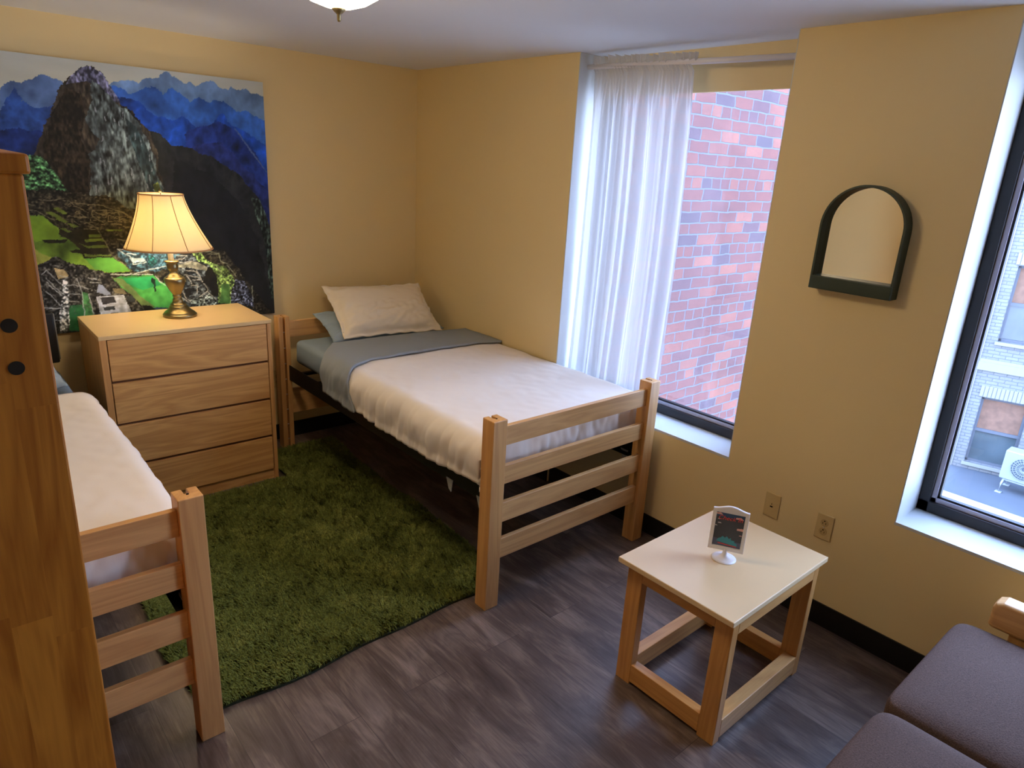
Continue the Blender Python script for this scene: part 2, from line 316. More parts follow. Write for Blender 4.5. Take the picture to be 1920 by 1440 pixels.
b.box(P, .34, W2R, W2L, 0, SILL - .010).box(.2, .216, W2R, W2L, HEAD, H).box(.216, .34, W2R, W2L, HEAD + .062, H)
b.box(P, .34, YF, W2R, 0, H)
struct(b.build('wall_right', WALL))
# white plaster reveals and sills
b = MB(); b.box(P - .001, .34, W1R, W1L, SILL - .012, SILL)
b.box(.001, .34, W1L - .004, W1L, SILL, H - .001).box(P + .001, .34, W1R, W1R + .004, SILL, H - .001)
struct(b.build('trim_1', WHITE))
b = MB(); b.box(P - .001, .34, W2R, W2L, SILL - .010, SILL + .002)
b.box(P + .001, .34, W2L - .004, W2L, SILL, H - .001).box(P + .001, .34, W2R, W2R + .004, SILL, H - .001)
struct(b.build('trim_2', WHITE))
struct(box('baseboard_right', P - .007, P, YF, W1L, 0, .103, BLACKV, bevel=.001))
struct(box('baseboard_back', XL, -.001, -.007, 0, 0, .103, BLACKV, bevel=.001))
struct(box('baseboard_left', XL, XL + .007, YF, -.008, 0, .103, BLACKV, bevel=.001))
struct(box('baseboard_corner_right', -.007, 0, W1L, -.008, 0, .103, BLACKV, bevel=.001))

def window(idx, y0, y1):
    fr = MB(); z0, z1 = SILL + .003, HEAD - .001 + .06
    a = .22; fw_ = .04
    fr.box(a, a + .05, y0, y1, z0, z0 + .045).box(a, a + .05, y0, y1, z1 - .03, z1).box(a, a + .05, y1 - fw_, y1, z0, z1).box(a, a + .05, y0, y0 + fw_, z0, z1)
    f = struct(fr.build('window_%d' % idx, FRAMED, bevel=.002))
    q = MB(); k = .018; a2 = .232
    zz0, zz1, yy0, yy1 = z0 + .045, z1 - .03, y0 + fw_, y1 - fw_
    q.box(a2, a2 + .03, yy0, yy1, zz0, zz0 + k).box(a2, a2 + .03, yy0, yy1, zz1 - k, zz1).box(a2, a2 + .03, yy1 - k, yy1, zz0, zz1).box(a2, a2 + .03, yy0, yy0 + k, zz0, zz1)
    q.build('inner_frame', FRAMEL, f, bevel=.001)
    g = MB(); kk = .008; g.box(a2 + .008, a2 + .03, yy0 + k, yy1 - k, zz0 + k, zz0 + k + kk).box(a2 + .008, a2 + .03, yy1 - k - kk, yy1 - k, zz0 + k, zz1 - k)
    g.build('gasket', DARK, f)
    box('pane', .252, .257, yy0 + k, yy1 - k, zz0 + k, zz1 - k, GLASS, f)
window(1, W1R + .004, W1L - .004)
window(2, W2R + .004, W2L - .004)
# header stands in front of the frame head

# ------------------------------------------------------------------ outside
bw = box('neighbour_brick_wall', 0, 6, -.3, 0, -7, 3.1, BRICKR)
bw.location = (.42, -1.15, 0); tag(bw, 'long weathered red brick side wall right outside the curtained window', 'building')
fx = thing('office_building', 'pale glazed brick building with sash windows across the flat roof', 'building', (12.6, -.4, 0))
fx.rotation_euler = (0, 0, math.atan2(-.968, .25))
# local x runs along the facade, local +y points away from us; windows are recesses
wins = []
for zi, (zb, zt) in enumerate(((-3.36, -2.0), (-.88, .56), (1.6, 3.0))):
    for x0 in (.29, 2.1, 3.95, -1.6):
        if x0 == -1.6: continue
        wins.append((x0, x0 + .78, zb, zt))
b = MB(); zs = [-6] + [z for r in ((-3.36, -2.0), (-.88, .56), (1.6, 3.0)) for z in r] + [4.3]
xs = [-.02, .29, 1.07, 2.1, 2.88, 3.95, 4.73, 8]
for i in range(len(xs) - 1):
    for j in range(len(zs) - 1):
        if i % 2 == 1 and j % 2 == 1: continue
        b.box(xs[i], xs[i + 1], 0, .25, zs[j], zs[j + 1])
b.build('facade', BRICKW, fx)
LIME = mat('pale_limestone', (123, 123, 119), .8)
WOODB = mat('orange_brown_blind', (109, 79, 61), .7, var=.25, vscale=8)
PANE = mat('grey_window_glass', (70, 79, 82), .12, var=.2, vscale=2)
SASH = mat('grey_sash_paint', (79, 83, 90), .6)
b = MB().box(-.02, 8, -.05, .01, -1.46, -1.30).box(-.02, 8, -.03, .01, -1.30, -1.24).box(.02, .10, -.03, .01, -6, 4.3)
b.build('cornice', LIME, fx)
for (x0, x1, z0, z1) in wins:
    q = MB(); t_ = .05; zm = z0 + (z1 - z0) * .5
    q.box(x0, x1, .10, .15, z0, z0 + t_).box(x0, x1, .10, .15, z1 - t_, z1).box(x0, x0 + t_, .10, .15, z0, z1).box(x1 - t_, x1, .10, .15, z0, z1).box(x0, x1, .09, .15, zm - .03, zm + .03)
    wf = q.build('window_sash', SASH, fx)
    box('lower_pane', x0 + .05, x1 - .05, .13, .14, z0 + .05, zm - .03, PANE, wf); box('blind', x0 + .05, x1 - .05, .12, .13, zm + .03, z1 - .05, WOODB, wf)
    MB().box(x0 - .04, x1 + .04, -.05, .02, z0 - .06, z0).build('window_sill', LIME, fx)
    s_ = MB().box(x0 - .05, x1 + .06, -.012, .01, z1 + .02, z1 + .24)
    for k in range(13):
        xx = x0 - .05 + k * .066; s_.box(xx, xx + .055, -.025, -.010, z1 + .02, z1 + .24)
    s_.build('brick_lintel', LIME, fx)
ROOFM = mat('blue_grey_roofing_felt', (65, 70, 77), .9, var=.12, vscale=1.5)
rf = tag(box('flat_roof', 1.2, 15.5, -9, 4, -3.7, -3.5, ROOFM), 'blue grey flat roof below the right window, carrying the air conditioner', 'roof')
CAP = mat('cream_coping', (151, 145, 124), .7)
tag(box('roof_coping', 10.55, 10.95, -9, 3.9, -3.497, -3.44, CAP), 'pale cream coping strip crossing the flat roof', 'roof')
ac = thing('air_conditioner', 'white outdoor air conditioner unit on a pipe stand on the flat roof', 'air conditioner', (12.05, -1.42, -3.5))
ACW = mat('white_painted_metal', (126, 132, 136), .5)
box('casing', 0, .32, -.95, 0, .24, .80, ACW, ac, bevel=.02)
b = MB()
for k in range(24):
    t = 2 * math.pi * k / 24; b.tube([(-.015, -.34 + .03 * math.cos(t), .52 + .03 * math.sin(t)), (-.02, -.34 + .2 * math.cos(t), .52 + .2 * math.sin(t))], .004, 5)
for rr in (.06, .12, .17, .205):
    b.tube([(-.017, -.34 + rr * math.cos(2 * math.pi * k / 32), .52 + rr * math.sin(2 * math.pi * k / 32)) for k in range(33)], .005, 6)
b.build('fan_grille', ACW, ac, smooth=True)
b = MB().tube([(-.003, -.34, .52), (.004, -.34, .52)], .205, 32); b.build('fan_opening', mat('grey_fan', (77, 86, 94), .6), ac)
b = MB()
for yy in (-.08, -.86): b.tube([(-.1, yy, .01), (-.08, yy, .17), (.02, yy, .225), (.3, yy, .225), (.38, yy, .17), (.4, yy, .01)], .016, 8).box(-.16, -.05, yy - .05, yy + .05, 0, .015).box(.35, .46, yy - .05, yy + .05, 0, .015)
b.tube([(.02, -.86, .225), (.02, -.08, .225)], .014, 8).tube([(.3, -.86, .225), (.3, -.08, .225)], .014, 8)
b.build('pipe_stand', ACW, ac, smooth=True)

# ------------------------------------------------------------------ poster (printed picture)
def vnoise(X, Y, seed):
    rs = np.random.RandomState(seed); T = rs.rand(256, 256)
    xi = np.floor(X).astype(int); yi = np.floor(Y).astype(int); fx_ = X - xi; fy_ = Y - yi
    fx_ = fx_ * fx_ * (3 - 2 * fx_); fy_ = fy_ * fy_ * (3 - 2 * fy_)
    g = lambda a, b_: T[a % 256, b_ % 256]
    return (g(xi, yi) * (1 - fx_) + g(xi + 1, yi) * fx_) * (1 - fy_) + (g(xi, yi + 1) * (1 - fx_) + g(xi + 1, yi + 1) * fx_) * fy_
def fbm(X, Y, seed, o=4):
    s = 0; a = .5
    for i in range(o): s = s + a * vnoise(X * 2 ** i, Y * 2 ** i, seed + i); a *= .5
    return s
POSTER = json.loads(r'''[["P",[[-2.973,1.871],[-2.391,1.946],[-2.327,1.986],[-2.266,2.008],[-2.243,2.031],[-2.214,2.054],[-2.19,2.05],[-2.164,2.057],[-2.133,2.073],[-2.107,2.082],[-2.078,2.08],[-2.043,2.071],[-2.009,2.065],[-1.955,1.964],[-1.994,1.638],[-3.023,1.605]],
[70,95,140],0.25,14,1,0],["P",[[-2.996,1.749],[-2.411,1.81],[-2.281,1.9],[-2.249,1.96],[-2.214,2.031],[-2.204,2.021],[-2.191,1.965],[-2.152,1.946],[-2.043,1.967],[-2.063,1.636],[-3.023,1.605]],
[35,66,130],0.35,22,1,0],["P",[[-3.019,1.626],[-2.291,1.83],[-2.207,1.847],[-2.104,1.831],[-2.11,1.609],[-3.027,1.584]],
[20,40,95],0.35,22,1,0],["P",[[-1.83,2.061],[-1.814,2.072],[-1.799,2.089],[-1.731,2.102],[-1.674,2.106],[-1.658,2.125],[-1.603,2.134],[-1.562,2.158],[-1.535,2.171],[-1.517,2.153],[-1.474,2.129],[-1.453,2.128],[-1.437,2.138],[-1.407,2.119],[-1.387,2.119],[-1.368,2.143],[-1.33,2.152],[-1.309,2.147],[-1.29,2.121],[-1.235,2.113],[-1.217,2.134],[-1.19,2.121],[-1.154,2.125],[-1.116,2.109],[-1.096,2.114],[-1.039,2.098],[-0.953,0.934],[-1.848,1.457]],
[88,116,158],0.22,16,2,0],["P",[[-1.848,2.075],[-1.762,2.065],[-1.736,2.049],[-1.708,2.047],[-1.667,2.08],[-1.608,2.087],[-1.576,2.055],[-1.527,2.095],[-1.479,2.065],[-1.44,2.038],[-1.386,2.059],[-1.334,2.038],[-1.277,2.064],[-1.197,2.008],[-1.139,2.013],[-1.041,1.977],[-0.976,1.044],[-1.916,1.479]],
[42,82,158],0.28,18,2,0],["P",[[-1.855,2.018],[-1.753,2.023],[-1.692,2.019],[-1.649,1.969],[-1.602,1.943],[-1.531,1.938],[-1.488,1.967],[-1.429,1.915],[-1.355,1.899],[-1.282,2.001],[-1.231,1.93],[-1.146,1.903],[-1.037,1.832],[-0.976,1.044],[-1.916,1.479]],
[22,62,150],0.35,20,2,0],["P",[[-1.474,1.88],[-1.397,1.917],[-1.286,1.947],[-1.209,1.91],[-1.122,1.816],[-1.05,1.699],[-1.019,1.482],[-1.042,1.048],[-1.541,1.48]],
[24,44,112],0.4,24,2,0],["P",[[-1.449,1.808],[-1.372,1.829],[-1.294,1.839],[-1.241,1.787],[-1.187,1.722],[-1.102,1.645],[-1.016,1.541],[-1.009,1.046],[-1.501,1.311]],
[26,38,92],0.45,26,2,0],["L",[[-1.215,1.915],[-1.183,1.879]],
0.0066,[90,110,160],0.5],["L",[[-1.198,1.892],[-1.165,1.855]],
0.0066,[90,110,160],0.5],["L",[[-1.181,1.869],[-1.148,1.832]],
0.0066,[90,110,160],0.5],["L",[[-1.164,1.846],[-1.131,1.808]],
0.0066,[90,110,160],0.5],["L",[[-1.147,1.822],[-1.113,1.784]],
0.0066,[90,110,160],0.5],["L",[[-1.129,1.798],[-1.096,1.76]],
0.0066,[90,110,160],0.5],["L",[[-1.111,1.774],[-1.078,1.736]],
0.0066,[90,110,160],0.5],["L",[[-1.094,1.75],[-1.06,1.712]],
0.0066,[90,110,160],0.5],["L",[[-1.076,1.726],[-1.041,1.687]],
0.0066,[90,110,160],0.5],["P",[[-1.744,1.975],[-1.718,1.948],[-1.681,1.896],[-1.653,1.872],[-1.61,1.865],[-1.571,1.833],[-1.548,1.813],[-1.48,1.809],[-1.439,1.792],[-1.387,1.771],[-1.312,1.746],[-1.269,1.707],[-1.202,1.671],[-1.17,1.62],[-1.137,1.581],[-1.096,1.535],[-1.066,1.456],[-1.042,1.362],[-0.904,0.436],[-1.992,0.607]],
[27,29,29],0.5,24,3,0],["P",[[-1.538,1.735],[-1.35,1.659],[-1.212,1.516],[-1.131,1.333],[-1.028,0.805],[-1.412,0.845],[-1.528,1.223],[-1.585,1.513]],
[22,23,24],0.3,16,3,0],["P",[[-1.149,1.546],[-1.096,1.535],[-1.066,1.456],[-1.042,1.362],[-1.021,0.94],[-1.061,0.943],[-1.074,1.205],[-1.097,1.363],[-1.13,1.456]],
[38,48,42],0.9,60,2,1],["P",[[-2.179,1.73],[-2.162,1.752],[-2.149,1.799],[-2.127,1.846],[-2.102,1.898],[-2.084,1.925],[-2.063,1.972],[-2.046,2.01],[-2.028,2.041],[-2.006,2.068],[-1.975,2.1],[-1.953,2.123],[-1.926,2.142],[-1.908,2.149],[-1.88,2.148],[-1.862,2.138],[-1.84,2.124],[-1.83,2.1],[-1.813,2.073],[-1.793,2.032],[-1.772,1.999],[-1.748,1.98],[-1.718,1.948],[-1.681,1.896],[-1.653,1.872],[-1.632,1.797],[-1.623,1.677],[-1.604,1.54],[-1.595,1.4],[-2.224,1.406]],
[40,36,30],0.5,24,3,1],["P",[[-1.975,2.1],[-1.953,2.123],[-1.926,2.142],[-1.908,2.149],[-1.88,2.148],[-1.862,2.138],[-1.84,2.124],[-1.83,2.1],[-1.813,2.073],[-1.773,2.0],[-1.801,2.002],[-1.865,2.057],[-1.919,2.083],[-1.965,2.068],[-2.001,2.059]],
[78,80,104],0.6,40,2,1],["P",[[-1.891,2.091],[-1.861,2.075],[-1.801,2.002],[-1.749,1.97],[-1.698,1.898],[-1.67,1.829],[-1.638,1.73],[-1.62,1.568],[-1.641,1.484],[-1.822,1.47],[-1.96,1.536],[-1.936,1.64],[-1.948,1.742],[-1.892,1.82],[-1.941,1.891],[-1.902,1.993]],
[54,62,64],0.6,34,4,1],["P",[[-1.761,1.931],[-1.716,1.888],[-1.676,1.795],[-1.644,1.676],[-1.619,1.546],[-1.674,1.553],[-1.718,1.7],[-1.748,1.817]],
[44,60,64],0.55,34,4,1],["P",[[-2.082,1.916],[-2.001,2.043],[-1.948,2.024],[-1.937,1.929],[-1.973,1.815],[-1.939,1.717],[-1.969,1.562],[-2.072,1.56],[-2.141,1.707]],
[32,27,20],0.5,26,2,1],["P",[[-1.661,1.608],[-1.638,1.622],[-1.629,1.554],[-1.661,1.551]],
[96,110,50],0.5,40,1,1],["L",[[-1.838,1.944],[-1.841,1.93]],
0.0036,[150,158,170],0.6],["L",[[-1.675,1.656],[-1.674,1.64]],
0.0032,[150,158,170],0.6],["L",[[-1.673,1.644],[-1.677,1.611]],
0.0033,[150,158,170],0.6],["L",[[-1.757,1.683],[-1.762,1.649]],
0.0042,[150,158,170],0.6],["L",[[-1.771,1.956],[-1.772,1.924]],
0.0033,[150,158,170],0.6],["L",[[-1.668,1.757],[-1.668,1.724]],
0.0036,[150,158,170],0.6],["L",[[-1.794,1.907],[-1.794,1.89]],
0.0046,[150,158,170],0.6],["L",[[-1.836,1.755],[-1.839,1.741]],
0.0031,[150,158,170],0.6],["L",[[-1.815,1.916],[-1.812,1.905]],
0.0051,[150,158,170],0.6],["L",[[-1.661,1.686],[-1.662,1.675]],
0.0053,[150,158,170],0.6],["L",[[-1.7,1.826],[-1.697,1.799]],
0.0033,[150,158,170],0.6],["L",[[-1.918,1.57],[-1.921,1.554]],
0.0026,[150,158,170],0.6],["L",[[-1.787,1.664],[-1.789,1.627]],
0.0031,[150,158,170],0.6],["L",[[-1.787,1.976],[-1.782,1.96]],
0.0049,[150,158,170],0.6],["L",[[-1.928,1.593],[-1.93,1.557]],
0.0051,[150,158,170],0.6],["L",[[-1.752,1.658],[-1.756,1.634]],
0.003,[150,158,170],0.6],["L",[[-1.693,1.611],[-1.69,1.592]],
0.0048,[150,158,170],0.6],["L",[[-1.756,1.647],[-1.755,1.619]],
0.0032,[150,158,170],0.6],["L",[[-1.666,1.584],[-1.661,1.572]],
0.0028,[150,158,170],0.6],["L",[[-1.882,1.72],[-1.878,1.69]],
0.0031,[150,158,170],0.6],["L",[[-1.706,1.663],[-1.702,1.638]],
0.003,[150,158,170],0.6],["L",[[-1.726,1.858],[-1.727,1.828]],
0.004,[150,158,170],0.6],["L",[[-1.891,1.968],[-1.888,1.946]],
0.0042,[150,158,170],0.6],["L",[[-1.876,1.834],[-1.881,1.811]],
0.0049,[150,158,170],0.6],["L",[[-1.765,1.834],[-1.767,1.815]],
0.0039,[150,158,170],0.6],["L",[[-1.895,1.725],[-1.896,1.702]],
0.005,[150,158,170],0.6],["L",[[-1.854,1.635],[-1.858,1.603]],
0.005,[150,158,170],0.6],["L",[[-1.856,1.924],[-1.855,1.906]],
0.0051,[150,158,170],0.6],["L",[[-1.837,1.76],[-1.838,1.731]],
0.0026,[150,158,170],0.6],["L",[[-1.87,1.629],[-1.867,1.599]],
0.0043,[150,158,170],0.6],["L",[[-1.662,1.803],[-1.658,1.785]],
0.0048,[150,158,170],0.6],["P",[[-2.268,1.701],[-2.203,1.726],[-2.177,1.73],[-2.15,1.726],[-2.13,1.708],[-2.104,1.66],[-2.077,1.61],[-2.054,1.56],[-2.216,1.47],[-2.295,1.507]],
[50,80,52],0.9,70,1,1],["P",[[-2.289,1.551],[-2.158,1.578],[-2.004,1.556],[-1.852,1.532],[-1.784,1.47],[-1.644,1.456],[-1.581,1.255],[-1.322,1.246],[-1.028,0.805],[-1.042,0.529],[-2.404,0.727]],
[40,38,30],0.7,60,1,1],["P",[[-2.316,1.449],[-2.232,1.449],[-2.17,1.444],[-2.113,1.387],[-2.117,1.359],[-2.083,1.33],[-2.033,1.29],[-2.028,1.26],[-1.9,1.235],[-1.817,1.16],[-1.923,1.151],[-2.012,1.181],[-2.077,1.209],[-2.136,1.235],[-2.156,1.241],[-2.192,1.214],[-2.249,1.207],[-2.349,1.212]],
[98,130,46],0.35,16,1,0],["P",[[-2.233,1.444],[-2.171,1.439],[-2.118,1.378],[-2.124,1.336],[-2.218,1.319],[-2.243,1.338]],
[106,140,42],0.25,14,1,0],["P",[[-2.023,1.231],[-1.9,1.234],[-1.817,1.159],[-1.923,1.152],[-1.986,1.179]],
[84,144,56],0.25,14,1,0],["P",[[-2.236,1.301],[-2.206,1.262],[-2.157,1.236],[-2.192,1.212],[-2.236,1.211]],
[140,150,70],0.3,20,1,0],["P",[[-2.195,1.328],[-2.083,1.33],[-2.098,1.311],[-2.183,1.311]],
[30,30,20],0.4,40,1,0],["P",[[-2.086,1.275],[-2.018,1.275],[-2.021,1.25],[-2.071,1.262]],
[30,30,20],0.4,40,1,0],["P",[[-2.113,1.39],[-2.07,1.372],[-2.005,1.386],[-1.945,1.38],[-1.903,1.251],[-1.901,1.23],[-2.028,1.231],[-2.035,1.275],[-2.083,1.33],[-2.117,1.359]],
[36,34,22],0.4,40,1,0],["P",[[-1.988,1.352],[-1.94,1.352],[-1.935,1.337],[-1.989,1.336]],
[92,110,44],0.3,40,1,0],["P",[[-2.012,1.329],[-1.925,1.328],[-1.92,1.316],[-2.005,1.314]],
[92,110,44],0.3,40,1,0],["P",[[-2.038,1.307],[-1.999,1.294],[-1.913,1.296],[-1.908,1.282],[-2.0,1.282]],
[92,110,44],0.3,40,1,0],["P",[[-2.025,1.255],[-1.97,1.246],[-1.903,1.246],[-1.9,1.238],[-1.971,1.237],[-2.022,1.241]],
[92,110,44],0.3,40,1,0],["P",[[-2.109,1.385],[-2.089,1.383],[-2.062,1.368],[-2.079,1.363]],
[92,110,44],0.3,40,1,0],["P",[[-2.129,1.482],[-2.105,1.484],[-2.068,1.454],[-2.089,1.448]],
[92,110,44],0.3,40,1,0],["P",[[-2.16,1.463],[-2.137,1.467],[-2.095,1.435],[-2.108,1.427]],
[92,110,44],0.3,40,1,0],["P",[[-2.128,1.432],[-2.103,1.434],[-2.073,1.415],[-2.086,1.408]],
[92,110,44],0.3,40,1,0],["P",[[-2.078,1.408],[-2.045,1.405],[-2.03,1.391],[-2.051,1.386]],
[92,110,44],0.3,40,1,0],["P",[[-1.907,1.372],[-1.835,1.374],[-1.832,1.367],[-1.899,1.362]],
[92,110,44],0.3,40,1,0],["L",[[-2.236,1.476],[-2.198,1.469],[-2.166,1.446]],
0.0039,[128,124,100],0.6],["L",[[-2.166,1.448],[-2.129,1.425]],
0.0039,[128,124,100],0.6],["L",[[-2.179,1.524],[-2.133,1.517],[-2.079,1.527]],
0.0039,[128,124,100],0.6],["L",[[-2.08,1.518],[-2.052,1.514],[-2.034,1.495],[-1.979,1.46]],
0.0039,[128,124,100],0.6],["L",[[-2.024,1.509],[-1.949,1.5],[-1.864,1.482],[-1.767,1.417]],
0.0039,[128,124,100],0.6],["L",[[-2.025,1.467],[-1.991,1.436]],
0.0039,[128,124,100],0.6],["L",[[-1.961,1.472],[-1.9,1.472],[-1.904,1.438],[-1.96,1.438],[-1.961,1.472]],
0.0039,[128,124,100],0.6],["L",[[-1.897,1.462],[-1.84,1.46],[-1.84,1.418],[-1.893,1.418],[-1.897,1.462]],
0.0039,[128,124,100],0.6],["L",[[-1.957,1.433],[-1.903,1.404]],
0.0039,[128,124,100],0.6],["L",[[-2.036,1.443],[-1.982,1.434]],
0.0039,[128,124,100],0.6],["L",[[-2.018,1.419],[-1.985,1.41],[-1.946,1.378]],
0.0039,[128,124,100],0.6],["L",[[-1.987,1.395],[-1.945,1.385]],
0.0039,[128,124,100],0.6],["L",[[-1.843,1.472],[-1.766,1.422]],
0.0039,[128,124,100],0.6],["L",[[-1.856,1.433],[-1.777,1.408]],
0.0039,[128,124,100],0.6],["L",[[-1.946,1.373],[-1.898,1.25]],
0.0039,[128,124,100],0.6],["L",[[-1.907,1.251],[-1.812,1.157]],
0.0039,[128,124,100],0.6],["L",[[-1.829,1.388],[-1.771,1.38]],
0.0039,[128,124,100],0.6],["L",[[-1.864,1.319],[-1.809,1.32]],
0.0039,[128,124,100],0.6],["L",[[-2.225,1.503],[-2.199,1.494]],
0.0039,[128,124,100],0.6],["L",[[-2.006,1.381],[-1.946,1.379]],
0.0039,[128,124,100],0.6],["L",[[-1.881,1.404],[-1.837,1.398]],
0.0039,[128,124,100],0.6],["L",[[-1.945,1.46],[-1.916,1.453]],
0.0039,[128,124,100],0.6],["L",[[-1.885,1.448],[-1.855,1.438]],
0.0039,[128,124,100],0.6],["L",[[-2.057,1.502],[-2.048,1.505]],
0.003,[132,124,98],0.7],["L",[[-2.005,1.407],[-1.995,1.411]],
0.003,[132,124,98],0.7],["L",[[-1.903,1.478],[-1.892,1.471]],
0.003,[132,124,98],0.7],["L",[[-2.066,1.443],[-2.056,1.446]],
0.003,[132,124,98],0.7],["L",[[-1.983,1.475],[-1.973,1.479]],
0.003,[132,124,98],0.7],["L",[[-2.088,1.407],[-2.077,1.4]],
0.003,[132,124,98],0.7],["L",[[-1.834,1.422],[-1.823,1.415]],
0.003,[132,124,98],0.7],["L",[[-2.04,1.45],[-2.039,1.439]],
0.003,[132,124,98],0.7],["L",[[-1.884,1.4],[-1.872,1.393]],
0.003,[132,124,98],0.7],["L",[[-1.85,1.402],[-1.838,1.395]],
0.003,[132,124,98],0.7],["L",[[-2.034,1.462],[-2.024,1.466]],
0.003,[132,124,98],0.7],["L",[[-1.896,1.42],[-1.878,1.417]],
0.003,[132,124,98],0.7],["L",[[-1.815,1.437],[-1.805,1.441]],
0.003,[132,124,98],0.7],["L",[[-1.801,1.435],[-1.783,1.433]],
0.003,[132,124,98],0.7],["L",[[-1.976,1.43],[-1.975,1.419]],
0.003,[132,124,98],0.7],["L",[[-1.966,1.422],[-1.949,1.42]],
0.003,[132,124,98],0.7],["L",[[-1.951,1.449],[-1.934,1.447]],
0.003,[132,124,98],0.7],["L",[[-2.031,1.455],[-2.015,1.453]],
0.003,[132,124,98],0.7],["L",[[-1.959,1.473],[-1.948,1.466]],
0.003,[132,124,98],0.7],["L",[[-2.033,1.511],[-2.017,1.509]],
0.003,[132,124,98],0.7],["L",[[-2.056,1.488],[-2.046,1.492]],
0.003,[132,124,98],0.7],["L",[[-1.884,1.463],[-1.872,1.456]],
0.003,[132,124,98],0.7],["L",[[-2.038,1.491],[-2.021,1.489]],
0.003,[132,124,98],0.7],["L",[[-2.04,1.513],[-2.039,1.502]],
0.003,[132,124,98],0.7],["L",[[-1.836,1.438],[-1.819,1.436]],
0.003,[132,124,98],0.7],["L",[[-2.078,1.49],[-2.068,1.483]],
0.003,[132,124,98],0.7],["L",[[-2.03,1.407],[-2.019,1.4]],
0.003,[132,124,98],0.7],["L",[[-2.044,1.511],[-2.027,1.51]],
0.003,[132,124,98],0.7],["L",[[-1.896,1.444],[-1.886,1.448]],
0.003,[132,124,98],0.7],["L",[[-1.856,1.441],[-1.846,1.445]],
0.003,[132,124,98],0.7],["L",[[-1.807,1.433],[-1.789,1.431]],
0.003,[132,124,98],0.7],["L",[[-1.869,1.432],[-1.859,1.436]],
0.003,[132,124,98],0.7],["L",[[-2.062,1.499],[-2.046,1.497]],
0.003,[132,124,98],0.7],["L",[[-1.926,1.455],[-1.908,1.453]],
0.003,[132,124,98],0.7],["L",[[-1.965,1.469],[-1.954,1.462]],
0.003,[132,124,98],0.7],["L",[[-2.003,1.439],[-1.987,1.437]],
0.003,[132,124,98],0.7],["L",[[-2.044,1.419],[-2.033,1.412]],
0.003,[132,124,98],0.7],["L",[[-2.016,1.453],[-2.015,1.442]],
0.003,[132,124,98],0.7],["L",[[-1.859,1.415],[-1.857,1.403]],
0.003,[132,124,98],0.7],["L",[[-1.978,1.499],[-1.968,1.503]],
0.003,[132,124,98],0.7],["L",[[-2.056,1.446],[-2.04,1.444]],
0.003,[132,124,98],0.7],["L",[[-1.995,1.442],[-1.993,1.431]],
0.003,[132,124,98],0.7],["L",[[-1.813,1.44],[-1.795,1.438]],
0.003,[132,124,98],0.7],["L",[[-1.836,1.462],[-1.818,1.461]],
0.003,[132,124,98],0.7],["L",[[-2.012,1.482],[-2.001,1.475]],
0.003,[132,124,98],0.7],["L",[[-1.881,1.436],[-1.863,1.434]],
0.003,[132,124,98],0.7],["L",[[-1.928,1.401],[-1.91,1.399]],
0.003,[132,124,98],0.7],["L",[[-2.075,1.458],[-2.065,1.461]],
0.003,[132,124,98],0.7],["L",[[-2.078,1.439],[-2.062,1.437]],
0.003,[132,124,98],0.7],["L",[[-1.842,1.41],[-1.825,1.407]],
0.003,[132,124,98],0.7],["L",[[-2.058,1.403],[-2.048,1.397]],
0.003,[132,124,98],0.7],["L",[[-2.062,1.492],[-2.045,1.49]],
0.003,[132,124,98],0.7],["L",[[-1.98,1.413],[-1.964,1.411]],
0.003,[132,124,98],0.7],["L",[[-1.967,1.447],[-1.956,1.441]],
0.003,[132,124,98],0.7],["L",[[-2.034,1.461],[-2.023,1.454]],
0.003,[132,124,98],0.7],["L",[[-1.851,1.415],[-1.833,1.413]],
0.003,[132,124,98],0.7],["L",[[-2.026,1.436],[-2.01,1.434]],
0.003,[132,124,98],0.7],["L",[[-2.027,1.516],[-2.025,1.505]],
0.003,[132,124,98],0.7],["L",[[-1.893,1.418],[-1.875,1.416]],
0.003,[132,124,98],0.7],["L",[[-1.963,1.447],[-1.953,1.451]],
0.003,[132,124,98],0.7],["L",[[-1.788,1.425],[-1.776,1.418]],
0.003,[132,124,98],0.7],["L",[[-1.87,1.407],[-1.852,1.405]],
0.003,[132,124,98],0.7],["L",[[-1.88,1.412],[-1.878,1.4]],
0.003,[132,124,98],0.7],["L",[[-1.845,1.442],[-1.833,1.435]],
0.003,[132,124,98],0.7],["L",[[-1.951,1.401],[-1.941,1.405]],
0.003,[132,124,98],0.7],["P",[[-2.233,1.206],[-2.16,1.241],[-2.132,1.235],[-2.077,1.209],[-2.012,1.181],[-1.923,1.148],[-1.844,1.032],[-1.769,0.935],[-1.783,0.789],[-2.34,0.855],[-2.292,1.205]],
[44,44,42],0.8,60,1,1],["P",[[-2.159,1.188],[-2.118,1.181],[-2.102,1.146],[-2.149,1.134]],
[150,138,104],0.5,50,1,0],["P",[[-2.13,1.133],[-2.108,1.127],[-2.119,1.008],[-2.128,0.882],[-2.174,0.866],[-2.166,0.967],[-2.144,1.035]],
[150,156,158],0.9,120,1,1],["P",[[-2.116,0.992],[-2.056,0.995],[-2.06,0.921],[-2.096,0.914],[-2.085,0.856],[-2.136,0.862]],
[40,96,56],0.3,30,1,0],["P",[[-2.059,1.058],[-2.032,1.051],[-2.015,0.927],[-2.057,0.931]],
[60,112,66],0.5,60,1,0],["L",[[-2.193,1.176],[-2.136,1.104]],
0.0045,[176,184,186],0.5],["L",[[-2.202,1.14],[-2.142,1.055]],
0.0045,[176,184,186],0.5],["L",[[-2.2,1.118],[-2.146,1.045]],
0.0045,[176,184,186],0.5],["L",[[-2.21,1.075],[-2.157,0.994]],
0.0045,[176,184,186],0.5],["L",[[-2.229,0.988],[-2.16,0.981],[-2.154,0.961]],
0.0045,[176,184,186],0.5],["L",[[-2.07,1.129],[-2.055,1.038],[-2.059,0.931]],
